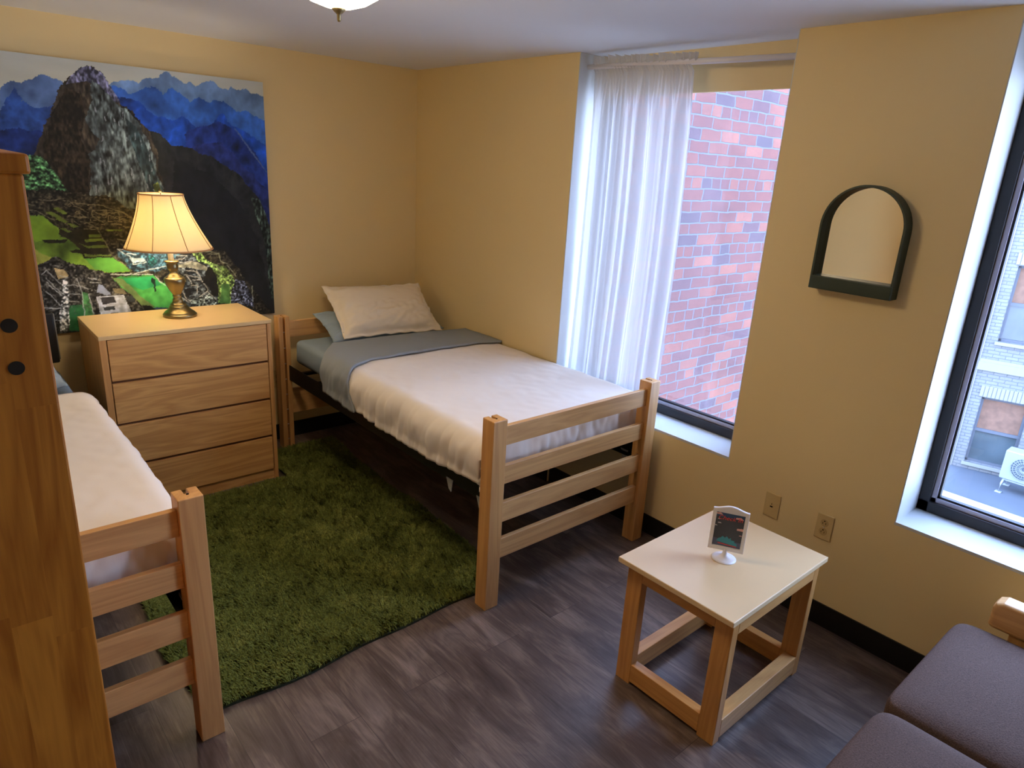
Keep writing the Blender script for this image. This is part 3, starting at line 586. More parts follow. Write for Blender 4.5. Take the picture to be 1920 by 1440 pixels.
0.0045,[176,184,186],0.5],["L",[[-2.028,1.046],[-2.015,0.932]],
0.0045,[176,184,186],0.5],["L",[[-2.188,0.924],[-2.164,0.916],[-2.158,0.864]],
0.0045,[176,184,186],0.5],["L",[[-2.112,1.097],[-2.07,1.092]],
0.0045,[176,184,186],0.5],["L",[[-2.113,1.052],[-2.071,1.047]],
0.0045,[176,184,186],0.5],["L",[[-2.122,1.018],[-2.076,1.009]],
0.0045,[176,184,186],0.5],["L",[[-2.058,1.086],[-2.025,1.071]],
0.0045,[176,184,186],0.5],["L",[[-2.219,1.158],[-2.193,1.176]],
0.0045,[176,184,186],0.5],["L",[[-2.138,1.153],[-2.111,1.142]],
0.0045,[176,184,186],0.5],["L",[[-2.018,1.126],[-1.98,1.121]],
0.0045,[176,184,186],0.5],["L",[[-2.012,1.106],[-1.968,1.103]],
0.0045,[176,184,186],0.5],["L",[[-2.087,1.056],[-2.08,1.054]],
0.003,[110,112,108],0.6],["L",[[-2.075,1.005],[-2.067,1.0]],
0.003,[90,88,80],0.6],["L",[[-1.877,0.986],[-1.868,0.981]],
0.003,[90,88,80],0.6],["L",[[-2.038,1.16],[-2.037,1.149]],
0.003,[90,88,80],0.6],["L",[[-2.023,0.947],[-2.022,0.936]],
0.003,[110,112,108],0.6],["L",[[-2.054,1.121],[-2.047,1.119]],
0.003,[110,112,108],0.6],["L",[[-1.904,0.937],[-1.896,0.934]],
0.003,[90,88,80],0.6],["L",[[-1.906,0.968],[-1.898,0.966]],
0.003,[110,112,108],0.6],["L",[[-1.92,1.049],[-1.919,1.038]],
0.003,[140,142,140],0.6],["L",[[-1.975,1.073],[-1.967,1.071]],
0.003,[110,112,108],0.6],["L",[[-2.055,1.089],[-2.054,1.079]],
0.003,[110,112,108],0.6],["L",[[-2.009,0.972],[-2.008,0.962]],
0.003,[140,142,140],0.6],["L",[[-2.005,1.008],[-1.996,1.003]],
0.003,[110,112,108],0.6],["L",[[-2.073,1.104],[-2.072,1.094]],
0.003,[90,88,80],0.6],["L",[[-2.024,1.007],[-2.028,0.999]],
0.003,[110,112,108],0.6],["L",[[-2.069,1.087],[-2.073,1.079]],
0.003,[140,142,140],0.6],["L",[[-2.0,1.066],[-1.992,1.061]],
0.003,[140,142,140],0.6],["L",[[-2.114,1.0],[-2.119,0.992]],
0.003,[110,112,108],0.6],["L",[[-2.074,1.105],[-2.067,1.103]],
0.003,[110,112,108],0.6],["L",[[-1.972,0.944],[-1.965,0.942]],
0.003,[110,112,108],0.6],["L",[[-1.997,1.161],[-1.989,1.159]],
0.003,[140,142,140],0.6],["L",[[-1.983,0.985],[-1.974,0.98]],
0.003,[90,88,80],0.6],["L",[[-2.094,1.13],[-2.093,1.121]],
0.003,[110,112,108],0.6],["L",[[-1.971,1.094],[-1.97,1.083]],
0.003,[110,112,108],0.6],["L",[[-1.887,0.947],[-1.886,0.936]],
0.003,[140,142,140],0.6],["L",[[-1.933,0.942],[-1.925,0.94]],
0.003,[90,88,80],0.6],["L",[[-2.07,1.044],[-2.062,1.039]],
0.003,[140,142,140],0.6],["L",[[-1.885,1.023],[-1.877,1.021]],
0.003,[90,88,80],0.6],["L",[[-1.854,0.956],[-1.846,0.954]],
0.003,[90,88,80],0.6],["L",[[-1.92,1.038],[-1.919,1.028]],
0.003,[90,88,80],0.6],["L",[[-2.097,1.067],[-2.096,1.057]],
0.003,[110,112,108],0.6],["L",[[-1.913,0.988],[-1.905,0.986]],
0.003,[110,112,108],0.6],["L",[[-2.022,1.074],[-2.014,1.072]],
0.003,[140,142,140],0.6],["L",[[-1.953,0.97],[-1.952,0.959]],
0.003,[110,112,108],0.6],["L",[[-2.057,1.019],[-2.061,1.011]],
0.003,[110,112,108],0.6],["L",[[-2.034,0.979],[-2.026,0.974]],
0.003,[110,112,108],0.6],["L",[[-2.063,0.965],[-2.055,0.963]],
0.003,[110,112,108],0.6],["L",[[-2.1,1.17],[-2.099,1.16]],
0.003,[90,88,80],0.6],["L",[[-1.946,1.067],[-1.939,1.065]],
0.003,[90,88,80],0.6],["L",[[-1.911,1.009],[-1.902,1.004]],
0.003,[90,88,80],0.6],["L",[[-2.087,1.14],[-2.079,1.135]],
0.003,[110,112,108],0.6],["L",[[-1.954,1.013],[-1.945,1.008]],
0.003,[90,88,80],0.6],["L",[[-1.928,1.03],[-1.92,1.028]],
0.003,[90,88,80],0.6],["L",[[-1.974,1.096],[-1.973,1.086]],
0.003,[110,112,108],0.6],["L",[[-1.947,1.042],[-1.938,1.037]],
0.003,[90,88,80],0.6],["L",[[-1.982,0.944],[-1.974,0.941]],
0.003,[90,88,80],0.6],["L",[[-1.947,0.943],[-1.945,0.933]],
0.003,[90,88,80],0.6],["L",[[-1.898,0.995],[-1.902,0.987]],
0.003,[140,142,140],0.6],["L",[[-2.056,1.133],[-2.055,1.123]],
0.003,[140,142,140],0.6],["L",[[-1.886,1.038],[-1.884,1.027]],
0.003,[140,142,140],0.6],["L",[[-2.002,1.017],[-2.001,1.007]],
0.003,[110,112,108],0.6],["L",[[-1.837,0.973],[-1.836,0.962]],
0.003,[90,88,80],0.6],["L",[[-2.099,0.951],[-2.091,0.949]],
0.003,[90,88,80],0.6],["L",[[-2.124,0.982],[-2.117,0.98]],
0.003,[90,88,80],0.6],["L",[[-1.921,0.945],[-1.925,0.937]],
0.003,[140,142,140],0.6],["L",[[-1.948,1.085],[-1.94,1.083]],
0.003,[110,112,108],0.6],["L",[[-2.055,1.079],[-2.059,1.071]],
0.003,[110,112,108],0.6],["L",[[-1.982,0.999],[-1.974,0.994]],
0.003,[140,142,140],0.6],["L",[[-2.002,1.088],[-1.994,1.083]],
0.003,[110,112,108],0.6],["L",[[-1.995,1.143],[-1.999,1.136]],
0.003,[90,88,80],0.6],["L",[[-2.044,1.09],[-2.048,1.082]],
0.003,[90,88,80],0.6],["L",[[-2.086,1.085],[-2.078,1.081]],
0.003,[110,112,108],0.6],["L",[[-2.076,1.147],[-2.068,1.143]],
0.003,[140,142,140],0.6],["L",[[-1.971,1.086],[-1.975,1.078]],
0.003,[140,142,140],0.6],["L",[[-1.982,1.095],[-1.986,1.088]],
0.003,[90,88,80],0.6],["L",[[-2.095,0.968],[-2.099,0.96]],
0.003,[90,88,80],0.6],["L",[[-1.981,1.003],[-1.973,0.999]],
0.003,[90,88,80],0.6],["L",[[-1.969,1.136],[-1.961,1.134]],
0.003,[90,88,80],0.6],["L",[[-2.057,1.063],[-2.056,1.053]],
0.003,[140,142,140],0.6],["L",[[-1.975,1.045],[-1.967,1.043]],
0.003,[140,142,140],0.6],["L",[[-1.893,0.985],[-1.898,0.977]],
0.003,[90,88,80],0.6],["L",[[-2.0,1.131],[-2.005,1.124]],
0.003,[90,88,80],0.6],["L",[[-1.867,0.935],[-1.871,0.927]],
0.003,[90,88,80],0.6],["L",[[-1.965,1.024],[-1.957,1.022]],
0.003,[90,88,80],0.6],["L",[[-1.928,1.004],[-1.92,0.999]],
0.003,[110,112,108],0.6],["L",[[-1.972,1.01],[-1.971,0.999]],
0.003,[110,112,108],0.6],["L",[[-2.11,0.992],[-2.11,0.982]],
0.003,[110,112,108],0.6],["L",[[-2.011,1.093],[-2.015,1.085]],
0.003,[90,88,80],0.6],["L",[[-2.05,0.992],[-2.043,0.99]],
0.003,[110,112,108],0.6],["L",[[-1.979,1.002],[-1.971,0.998]],
0.003,[110,112,108],0.6],["L",[[-1.964,1.043],[-1.956,1.039]],
0.003,[110,112,108],0.6],["L",[[-2.063,0.98],[-2.055,0.975]],
0.003,[110,112,108],0.6],["L",[[-2.005,1.107],[-2.01,1.099]],
0.003,[90,88,80],0.6],["L",[[-2.081,1.004],[-2.08,0.993]],
0.003,[90,88,80],0.6],["L",[[-2.025,1.145],[-2.024,1.135]],
0.003,[90,88,80],0.6],["L",[[-2.106,1.0],[-2.098,0.998]],
0.003,[110,112,108],0.6],["P",[[-1.974,1.095],[-1.957,1.089],[-1.926,1.038],[-1.945,1.032],[-1.99,1.053]],
[128,140,165],0.2,30,1,0],["P",[[-1.997,1.031],[-1.863,1.029],[-1.838,0.936],[-1.983,0.933]],
[170,180,195],0.35,50,1,0],["P",[[-1.977,1.024],[-1.912,1.024],[-1.902,0.992],[-1.968,0.987]],
[52,54,60],0.4,50,1,0],["P",[[-1.97,0.974],[-1.911,0.972],[-1.911,0.951],[-1.967,0.953]],
[60,66,70],0.4,50,1,0],["P",[[-1.859,1.022],[-1.813,1.02],[-1.812,0.982],[-1.844,0.99]],
[44,50,52],0.3,40,1,0],["P",[[-1.914,1.068],[-1.864,1.067],[-1.849,1.032],[-1.908,1.042]],
[120,112,88],0.3,40,1,0],["P",[[-1.912,1.127],[-1.857,1.132],[-1.706,1.124],[-1.625,1.048],[-1.56,0.977],[-1.645,0.94],[-1.718,0.952],[-1.78,0.966],[-1.847,1.053]],
[60,132,64],0.3,14,1,0],["P",[[-1.912,1.127],[-1.858,1.116],[-1.784,1.017],[-1.718,0.952],[-1.78,0.963],[-1.847,1.053]],
[96,120,72],0.3,30,1,0],["P",[[-1.858,1.121],[-1.712,1.118],[-1.672,1.073],[-1.772,1.047],[-1.834,1.083]],
[40,140,84],0.3,14,1,0],["P",[[-1.768,0.938],[-1.718,0.949],[-1.645,0.94],[-1.56,0.977],[-1.537,0.874],[-1.763,0.896]],
[52,66,84],0.5,60,1,0],["P",[[-1.78,0.968],[-1.737,0.959],[-1.688,0.911],[-1.769,0.93]],
[26,26,24],0.4,40,1,0],["P",[[-1.878,1.25],[-1.815,1.268],[-1.728,1.244],[-1.556,1.259],[-1.583,1.175],[-1.695,1.143],[-1.803,1.157]],
[42,66,78],0.6,40,1,1],["P",[[-1.815,1.222],[-1.749,1.224],[-1.737,1.203],[-1.803,1.201]],
[150,170,178],0.4,50,1,0],["L",[[-1.865,1.27],[-1.801,1.221],[-1.799,1.193],[-1.738,1.198]],
0.0054,[196,206,204],0.5],["L",[[-1.86,1.269],[-1.815,1.269]],
0.0054,[196,206,204],0.5],["L",[[-1.805,1.139],[-1.713,1.16],[-1.623,1.176]],
0.0054,[196,206,204],0.5],["L",[[-1.879,1.141],[-1.711,1.129]],
0.0054,[196,206,204],0.5],["L",[[-1.915,1.143],[-1.819,1.14]],
0.0054,[196,206,204],0.5],["L",[[-1.826,1.248],[-1.785,1.242]],
0.0054,[196,206,204],0.5],["L",[[-1.697,1.122],[-1.662,1.072],[-1.615,1.047]],
0.0054,[196,206,204],0.5],["P",[[-1.721,1.235],[-1.698,1.23],[-1.684,1.208],[-1.69,1.183],[-1.717,1.173],[-1.732,1.188]],
[28,78,80],0.7,60,1,1],["P",[[-1.72,1.115],[-1.701,1.103],[-1.702,1.077],[-1.704,1.036],[-1.711,1.035],[-1.71,1.074],[-1.721,1.086]],
[20,40,28],0.4,40,1,0],["P",[[-1.59,1.229],[-1.498,1.237],[-1.408,1.188],[-1.366,1.055],[-1.375,0.929],[-1.581,0.939],[-1.582,1.008],[-1.539,1.096],[-1.577,1.144]],
[48,54,58],0.9,70,1,1],["P",[[-1.574,1.181],[-1.517,1.189],[-1.47,1.187],[-1.418,1.154],[-1.416,1.135],[-1.477,1.146],[-1.533,1.16],[-1.575,1.162]],
[122,124,112],0.6,60,1,0],["L",[[-1.59,1.233],[-1.527,1.227]],
0.0048,[178,180,176],0.5],["L",[[-1.527,1.227],[-1.554,1.209],[-1.592,1.204]],
0.0048,[178,180,176],0.5],["L",[[-1.573,1.19],[-1.498,1.192]],
0.0048,[178,180,176],0.5],["L",[[-1.535,1.141],[-1.485,1.135],[-1.466,1.1]],
0.0048,[178,180,176],0.5],["L",[[-1.544,1.119],[-1.467,1.096],[-1.428,1.024]],
0.0048,[178,180,176],0.5],["L",[[-1.483,0.985],[-1.429,1.02]],
0.0048,[178,180,176],0.5],["L",[[-1.483,0.985],[-1.494,0.943]],
0.0048,[178,180,176],0.5],["L",[[-1.511,1.091],[-1.468,1.084]],
0.0048,[178,180,176],0.5],["L",[[-1.426,1.012],[-1.384,0.966]],
0.0048,[178,180,176],0.5],["L",[[-1.514,1.053],[-1.481,1.055],[-1.488,1.013]],
0.0048,[178,180,176],0.5],["L",[[-1.566,1.026],[-1.549,0.979],[-1.528,0.966]],
0.0048,[178,180,176],0.5],["L",[[-1.537,1.111],[-1.513,1.064]],
0.0048,[178,180,176],0.5],["L",[[-1.58,0.993],[-1.536,0.955]],
0.0048,[178,180,176],0.5],["L",[[-1.478,1.138],[-1.46,1.088]],
0.0048,[178,180,176],0.5],["L",[[-1.475,0.989],[-1.473,0.973]],
0.003,[140,148,150],0.4],["L",[[-1.472,0.991],[-1.469,0.975]],
0.003,[140,148,150],0.4],["L",[[-1.468,0.993],[-1.466,0.978]],
0.003,[140,148,150],0.4],["L",[[-1.465,0.996],[-1.462,0.98]],
0.003,[140,148,150],0.4],["L",[[-1.461,0.998],[-1.459,0.983]],
0.003,[140,148,150],0.4],["L",[[-1.458,1.001],[-1.455,0.985]],
0.003,[140,148,150],0.4],["L",[[-1.454,1.003],[-1.452,0.987]],
0.003,[140,148,150],0.4],["L",[[-1.451,1.006],[-1.448,0.99]],
0.003,[140,148,150],0.4],["L",[[-1.447,1.008],[-1.445,0.992]],
0.003,[140,148,150],0.4],["L",[[-1.444,1.011],[-1.441,0.995]],
0.003,[140,148,150],0.4],["L",[[-1.44,1.013],[-1.438,0.997]],
0.003,[140,148,150],0.4],["L",[[-1.437,1.015],[-1.434,1.0]],
0.003,[140,148,150],0.4],["L",[[-1.433,1.018],[-1.431,1.002]],
0.003,[140,148,150],0.4],["L",[[-1.43,1.02],[-1.427,1.005]],
0.003,[140,148,150],0.4],["P",[[-1.528,0.973],[-1.422,1.004],[-1.384,0.962],[-1.387,0.93],[-1.531,0.939]],
[92,104,104],0.9,110,1,1],["P",[[-1.558,1.037],[-1.525,1.042],[-1.518,1.003],[-1.548,0.99]],
[24,24,22],0.3,40,1,0],["P",[[-1.418,1.158],[-1.388,1.164],[-1.376,1.117],[-1.366,1.055],[-1.375,0.981],[-1.401,0.987],[-1.423,1.039],[-1.454,1.068]],
[18,18,16],0.5,50,1,0],["P",[[-1.498,1.237],[-1.455,1.239],[-1.422,1.196],[-1.372,1.171],[-1.321,1.153],[-1.28,1.088],[-1.275,1.048],[-1.297,1.01],[-1.306,0.935],[-1.375,0.941],[-1.373,1.016],[-1.374,1.094],[-1.39,1.141],[-1.416,1.177],[-1.466,1.191]],
[82,104,58],0.7,50,1,1],["P",[[-1.351,1.054],[-1.305,1.05],[-1.31,0.935],[-1.367,0.94]],
[72,116,62],0.4,30,1,0],["P",[[-1.269,1.076],[-1.219,1.061],[-1.169,0.96],[-1.173,0.903],[-1.306,0.931],[-1.297,1.002]],
[66,72,88],1.0,120,1,1],["L",[[-1.477,1.24],[-1.404,1.245],[-1.35,1.227]],
0.0054,[150,156,130],0.7],["L",[[-1.412,1.23],[-1.354,1.224],[-1.345,1.185],[-1.312,1.168]],
0.0054,[150,156,130],0.7],["L",[[-1.373,1.163],[-1.346,1.123]],
0.0054,[150,156,130],0.7],["L",[[-1.313,1.16],[-1.264,1.091]],
0.0054,[150,156,130],0.7],["L",[[-1.173,1.03],[-1.174,0.94]],
0.0054,[150,156,130],0.7]]
''')
POSTER_GAIN = 1.04
PX0, PX1, PZ0, PZ1 = -2.80, -1.0424, .8511, 2.1743
ST = .003
nx = int((PX1 - PX0) / ST) + 1; nzp = int((PZ1 - PZ0) / ST) + 1
xs_ = np.linspace(PX0, PX1, nx); zs_ = np.linspace(PZ0, PZ1, nzp); GX, GZ = np.meshgrid(xs_, zs_)
img = np.zeros((nzp, nx, 3)); 
tt = np.clip((GZ - 1.95) / .22, 0, 1)[..., None]
img[:] = np.array([196, 196, 176]) * (1 - tt) + np.array([176, 182, 178]) * tt
img *= (1 + .10 * (fbm(GX * 5, GZ * 14, 3)[..., None] - .5))
# ragged outlines
WX = (fbm(GX * 22, GZ * 22, 50) - .47) * .030 + (fbm(GX * 120, GZ * 120, 60, 2) - .37) * .014
WZ = (fbm(GX * 22, GZ * 22, 70) - .47) * .030 + (fbm(GX * 120, GZ * 120, 80, 2) - .37) * .014
def sub(pts, pad):
    a = np.array(pts); i0 = max(0, int((a[:, 0].min() - pad - PX0) / ST)); i1 = min(nx, int((a[:, 0].max() + pad - PX0) / ST) + 2)
    j0 = max(0, int((a[:, 1].min() - pad - PZ0) / ST)); j1 = min(nzp, int((a[:, 1].max() + pad - PZ0) / ST) + 2)
    return a, slice(j0, j1), slice(i0, i1)
for ei, e in enumerate(POSTER):
    if e[0] == 'P':
        _, pts, col, amp, sc_, an, grain = e
        a, sj, si = sub(pts, .02); X = GX[sj, si]; Y = GZ[sj, si]
        if X.size == 0: continue
        big = (a[:, 0].max() - a[:, 0].min()) > .25; k = 1.0 if big else .35
        X2 = X + WX[sj, si] * k; Y2 = Y + WZ[sj, si] * k; ins = np.zeros(X.shape, bool); n_ = len(a)
        for i in range(n_):
            x1, y1 = a[i]; x2, y2 = a[(i + 1) % n_]
            if y1 == y2: continue
            c_ = ((y1 > Y2) != (y2 > Y2)) & (X2 < (x2 - x1) * (Y2 - y1) / (y2 - y1) + x1); ins ^= c_
        f_ = fbm(X * sc_ , Y * sc_ / an, 100 + ei, 5); f_ = (f_ - .47) * 2.4
        rd = 1 - np.abs(fbm(X * sc_ * .55 + Y * sc_ * .25, (Y * .5 - X * .35) * sc_, 200 + ei, 4) * 2.1 - 1)
        val = 1 + amp * f_ + (amp * 1.1 * (rd - .62) * 2 if big and sc_ < 40 else 0)
        if grain:
            g_ = fbm(X * 110, Y * 110 / min(an, 3), 300 + ei, 2) - .37; val = val + .9 * amp * np.clip(g_ * 6, -1, 2.4) * (.4 + np.clip(f_ + .5, 0, 1))
        c3 = np.array(col)[None, None] * np.clip(val, .15, 3.2)[..., None]
        tgt = img[sj, si]; tgt[ins] = c3[ins]
    else:
        _, pts, wd, col, jit = e
        a, sj, si = sub(pts, .02); X = GX[sj, si] + WX[sj, si] * .5; Y = GZ[sj, si] + WZ[sj, si] * .5
        if X.size == 0: continue
        dm = np.full(X.shape, 9.)
        for i in range(len(a) - 1):
            p, q_ = a[i], a[i + 1]; d_ = q_ - p; l2 = (d_ @ d_) + 1e-9
            t_ = np.clip(((X - p[0]) * d_[0] + (Y - p[1]) * d_[1]) / l2, 0, 1)
            dm = np.minimum(dm, np.hypot(X - p[0] - t_ * d_[0], Y - p[1] - t_ * d_[1]))
        al = np.clip(1.2 - dm / (wd * .62), 0, 1) * np.clip(1 - jit + jit * 2 * fbm(X * 90, Y * 90, 7 + ei, 2), 0, 1)
        tgt = img[sj, si]; tgt[:] = tgt * (1 - al[..., None]) + np.array(col)[None, None] * al[..., None]
img = np.clip(img * POSTER_GAIN, 0, 255) / 255
lin = np.where(img <= .04045, img / 12.92, ((img + .055) / 1.055) ** 2.4)
me = bpy.data.meshes.new('picture')
idx = np.arange(nx * nzp).reshape(nzp, nx)
V = np.stack([GX.ravel(), np.full(nx * nzp, -.0241), GZ.ravel()], 1)
F = np.stack([idx[:-1, :-1].ravel(), idx[:-1, 1:].ravel(), idx[1:, 1:].ravel(), idx[1:, :-1].ravel()], 1)
me.vertices.add(len(V)); me.vertices.foreach_set('co', V.ravel())
me.loops.add(F.size); me.loops.foreach_set('vertex_index', F.ravel())
me.polygons.add(len(F)); me.polygons.foreach_set('loop_start', np.arange(0, F.size, 4)); me.polygons.foreach_set('loop_total', np.full(len(F), 4))
me.update(calc_edges=True)
ca = me.color_attributes.new('print', 'FLOAT_COLOR', 'POINT')
ca.data.foreach_set('color', np.concatenate([lin.reshape(-1, 3), np.ones((nx * nzp, 1))], 1).ravel())
PRINT = bpy.data.materials.new('printed_photo'); PRINT.use_nodes = True; n = PRINT.node_tree
at = n.nodes.new('ShaderNodeAttribute'); at.attribute_name = 'print'; n.links.new(at.outputs['Color'], n.nodes['Principled BSDF'].inputs['Base Color']); n.nodes['Principled BSDF'].inputs['Roughness'].default_value = .55
n.nodes['Principled BSDF'].inputs['Specular IOR Level'].default_value = .25
ps = thing('wall_poster', 'large printed board of a steep mountain and stone ruins behind the dresser', 'poster', (-1.9, 0, .85))
ps.matrix_world = Matrix.Translation((-1.9, 0, .85))
def keep(o, parent):
    o.parent = parent; o.matrix_parent_inverse = Matrix.Translation(parent.location).inverted(); return o
keep(finish('picture', me, PRINT), ps)
keep(box('backing_board', PX0, PX1, -.024, -.004, PZ0, PZ1, DARK), ps)

# ------------------------------------------------------------------ bed frame
def post_mesh(flip, ht):
    # square post with a groove in the face that looks along the bed (flip=1: groove towards +y)
    s_ = .0708; g = .0065; d = .034; c = s_ / 2
    pl = [(0, 0), (s_, 0), (s_, s_), (c + g, s_), (c + g, s_ - d), (c - g, s_ - d), (c - g, s_), (0, s_)]
    if not flip: pl = [(x, s_ - y) for x, y in pl][::-1]
    b = MB().prism(pl, 0, ht)
    return b
def make_bed(low=False):
    bed = thing('bed_frame', 'maple bed frame with slatted footboard under the grey and white bedding by the curtained window', 'bed', (-1.0865, -2.243, 0), 'maple bed frames')
    s_ = .0708; Wd = 1.0389; yb = 2.0625
    for (x, y, fl) in ((0, 0, 1), (Wd - s_, 0, 1), (0, yb, 0), (Wd - s_, yb, 0)):
        p = post_mesh(fl, .56 if low and not fl else .859).build('post', OAK_Z, bed, bevel=.003); p.location = (x, y, 0)
        yy = s_ - .012 if fl else .012
        if not fl and x == 0 and not low:
            for k in range(8): MB().tube([(s_ / 2 - .008, yy, .06 + k * .10), (s_ / 2 + .008, yy, .06 + k * .10)], .0025, 6).build('pin', STEELW, p)
        b = MB().tube([(s_ / 2 + .0, yy - (.03 if fl else -.03), (.559 if low and not fl else .858) - .0005), (s_ / 2, yy - (.03 if fl else -.03), (.559 if low and not fl else .858) + .0016)], .0045, 12); b.build('peg_hole', HOLE, p)
    for (z0, z1) in ((.738, .822), (.566, .648), (.391, .481), (.220, .311)):
        box('foot_rail', s_, Wd - s_, .018, .040, z0, z1, OAK_X, bed, bevel=.002)
    for (z0, z1) in (((.40, .50), (.222, .33)) if low else ((.722, .822), (.222, .385))):
        box('head_rail', s_, Wd - s_, yb + .03, yb + .052, z0, z1, OAK_X, bed, bevel=.002)
    for x in (.054, Wd - .054):
        b = MB().box(x, x + .005, s_ + .002, yb - .002, .458, .552)
        x2 = (x, x + .04) if x < .5 else (x - .035, x + .005); b.box(x2[0], x2[1], s_ + .002, yb - .002, .455, .460)
        b.build('side_rail', STEEL, bed, bevel=.001)
        for yy in (s_ + .03, .32): MB().prism([(yy, .47), (yy + .05, .47), (yy + .03, .42), (yy + .012, .41)], x - .006, x - .003, 'x').build('bracket', STEELW, bed)
    for k in range(9): box('slat', .052, Wd - .052, .12 + k * .228, .15 + k * .228, .507, .525, STEEL, bed)
    return bed
def copy_tree(o, parent=None):
    c = o.copy(); COL.objects.link(c); c.parent = parent
    for ch in list(o.children): copy_tree(ch, c)
    return c
bed = make_bed()
bed2 = make_bed(True); bed2.location = (-3.198, -2.2337, 0)
bed2['label'] = 'maple bed frame with slatted footboard at left, partly hidden by the wardrobe'

# ------------------------------------------------------------------ bedding
def bend(s, Lt, r, sgn=1):
    # walk s along a flat run Lt then over an edge of radius r: (advance, drop)
    if s <= Lt: return s, 0.
    a = (s - Lt) / r
    if a < math.pi / 2: return Lt + r * math.sin(a), r * (1 - math.cos(a))
    return Lt + r, r + (s - Lt - r * math.pi / 2)
def sheet(name, mt, xw, xe, y0f, y1f, ztop, hem, r=.05, foot=None, puff=.0, wr=.004, solid=.012, nx=110, ny=120, sgn=-1, seed=0, gather=.012, foothem=.56, edge_wr=1.0, taper=0):
    # xw wall side, xe overhanging side (sgn -1: towards -x); y0f(x01) head edge, y1f(x01) foot edge; hem(y)->z
    rows = []; Lx = abs(xe - xw) - r
    for j in range(ny + 1):
        tj = j / ny; row = []
        for i in range(nx + 1):
            ti = i / nx
            zh = hem(tj); Smax = Lx + r * math.pi / 2 + max(0, ztop - r - zh); s_ = ti * Smax
            adv, drop = bend(s_, Lx, r)
            frac = min(1, adv / (Lx + r))
            ys, ye = y0f(frac, drop), y1f(frac, drop)
            if foot:
                rf_ = .04; Ly = (ys - foot) - rf_; Sy = Ly + rf_ * math.pi / 2 + (ztop - rf_ - foothem); q_, dy = bend(tj * Sy, Ly, rf_); y = ys - q_
            else:
                y = ys + (ye - ys) * tj; dy = 0
            x = xw + sgn * adv
            side = min(1, drop / .06); ftd = min(1, dy / .05)
            z = ztop - max(drop, dy) - (.25 * min(drop, dy))
            z += puff * math.sin(min(1, max(0, frac)) * math.pi) * (1 - side) * (1 - ftd)
            if taper: z -= taper * (1 - side) * math.exp(-((ys - y) / .42) ** 2)
            z += wr * (nz(x * 3 + seed, y * 3) + .5 * nz(x * 8 + seed, y * 8)) * (1 - side) + .0022 * nz(x * 22 + seed, y * 16)
            if side > 0 and dy < .02:
                g_ = .8 * nz(y * 9 + z * 3 + seed, z * 2, 3) + .5 * nz(y * 30 + z * 6 + seed, z * 4, 1)
                x += sgn * (side * (gather * (.35 + .65 * min(1, tj * 4)) * g_ + .012 * math.sin(min(1, drop / .16) * math.pi)))
                if edge_wr: z += .006 * edge_wr * nz(y * 6, 3 + seed) * side
                if edge_wr: x += sgn * .007 * side * edge_wr * nz(y * 30 + z * 16, z * 7, seed)
            if ftd > 0:
                y += -.010 * ftd * (nz(x * 14 + seed, z * 7, 5) + .7 * nz(x * 34, z * 14, 2))
            row.append((x, y, z))
        rows.append(row)
    return grid_mesh(name, rows, mt, solid=solid, flip=(sgn < 0))
def mattress(name, x0, x1, y0, y1, label):
    t_ = thing('mattress', label, 'mattress', ((x0 + x1) / 2, (y0 + y1) / 2, .557), 'twin mattresses')
    cx_, cy_ = t_.location.x, t_.location.y
    b = MB().box(x0 - cx_, x1 - cx_, y0 - cy_, y1 - cy_, .001, .15); o_ = b.build('core', MATT, t_, bevel=.03, seg=5)
    # fitted sheet hugging the mattress, slightly creased
    rows = []; n1, n2 = 60, 110; 
    bm = bmesh.new(); bmesh.ops.create_cube(bm, size=1)
    bmesh.ops.scale(bm, vec=(x1 - x0 + .008, y1 - y0 + .008, .150), verts=bm.verts); bmesh.ops.translate(bm, vec=(0, 0, .0785), verts=bm.verts)
    bmesh.ops.bevel(bm, geom=list(bm.edges), offset=.035, segments=5, profile=.5, affect='EDGES')
    bmesh.ops.subdivide_edges(bm, edges=[e for e in bm.edges if e.calc_length() > .3], cuts=40, use_grid_fill=True)
    for v in bm.verts:
        s1 = nz(v.co.x * 4, v.co.y * 6, v.co.z * 5) ; k = .004 if v.co.z > .14 else .007
        v.co.z += .003 * s1; 
        if v.co.z < .13: v.co += Vector((v.co.x, v.co.y, 0)).normalized() * k * nz(v.co.y * 9 + v.co.z * 40, v.co.x * 9, v.co.z * 6)
    me = bpy.data.meshes.new('fitted_sheet'); bm.to_mesh(me); bm.free(); finish('fitted_sheet', me, SHEETB, t_, smooth=True)
    return t_
mattress('mattress', -.990, -.045, -2.128, -.192, 'mattress in a blue grey fitted sheet on the bed by the curtained window')
mattress('mattress', -3.13, -2.225, -2.112, -.17, 'mattress in a blue grey fitted sheet on the left bed')
ZT = .738
dv = sheet('duvet', SHEETW, -.018, -1.062, lambda f, d: -.93 - .03 * max(0, d) , lambda f, d: 0, ZT, lambda t: .560 - .030 * math.sin(min(1, t * 1.05) * math.pi) + .008 * nz(t * 14, 1), foot=-2.150, puff=.008, wr=.007, seed=2, gather=.024, foothem=.575)
tag(dv, 'white duvet spread over the bed by the curtained window', 'duvet')
def bandback(f, d): return -.60 - .03 * math.cos(f * 3.1) - .20 * max(0, f - .86) / .14 * (1 if d == 0 else 1) 
def bandfront(f, d): return -.955 - .05 * max(0, (.15 - f) / .15) - .02 * math.sin(f * 3.14) - .10 * max(0, f - .84) / .16 - .25 * d
bd = sheet('folded_sheet', SHEETG, -.012, -1.080, bandback, bandfront, ZT + .020, lambda t: .560 - .015 * t, puff=.008, wr=.006, seed=9, gather=.015, solid=.014, ny=50, r=.055)
tag(bd, 'grey top sheet folded back over the head of the white duvet', 'sheet')
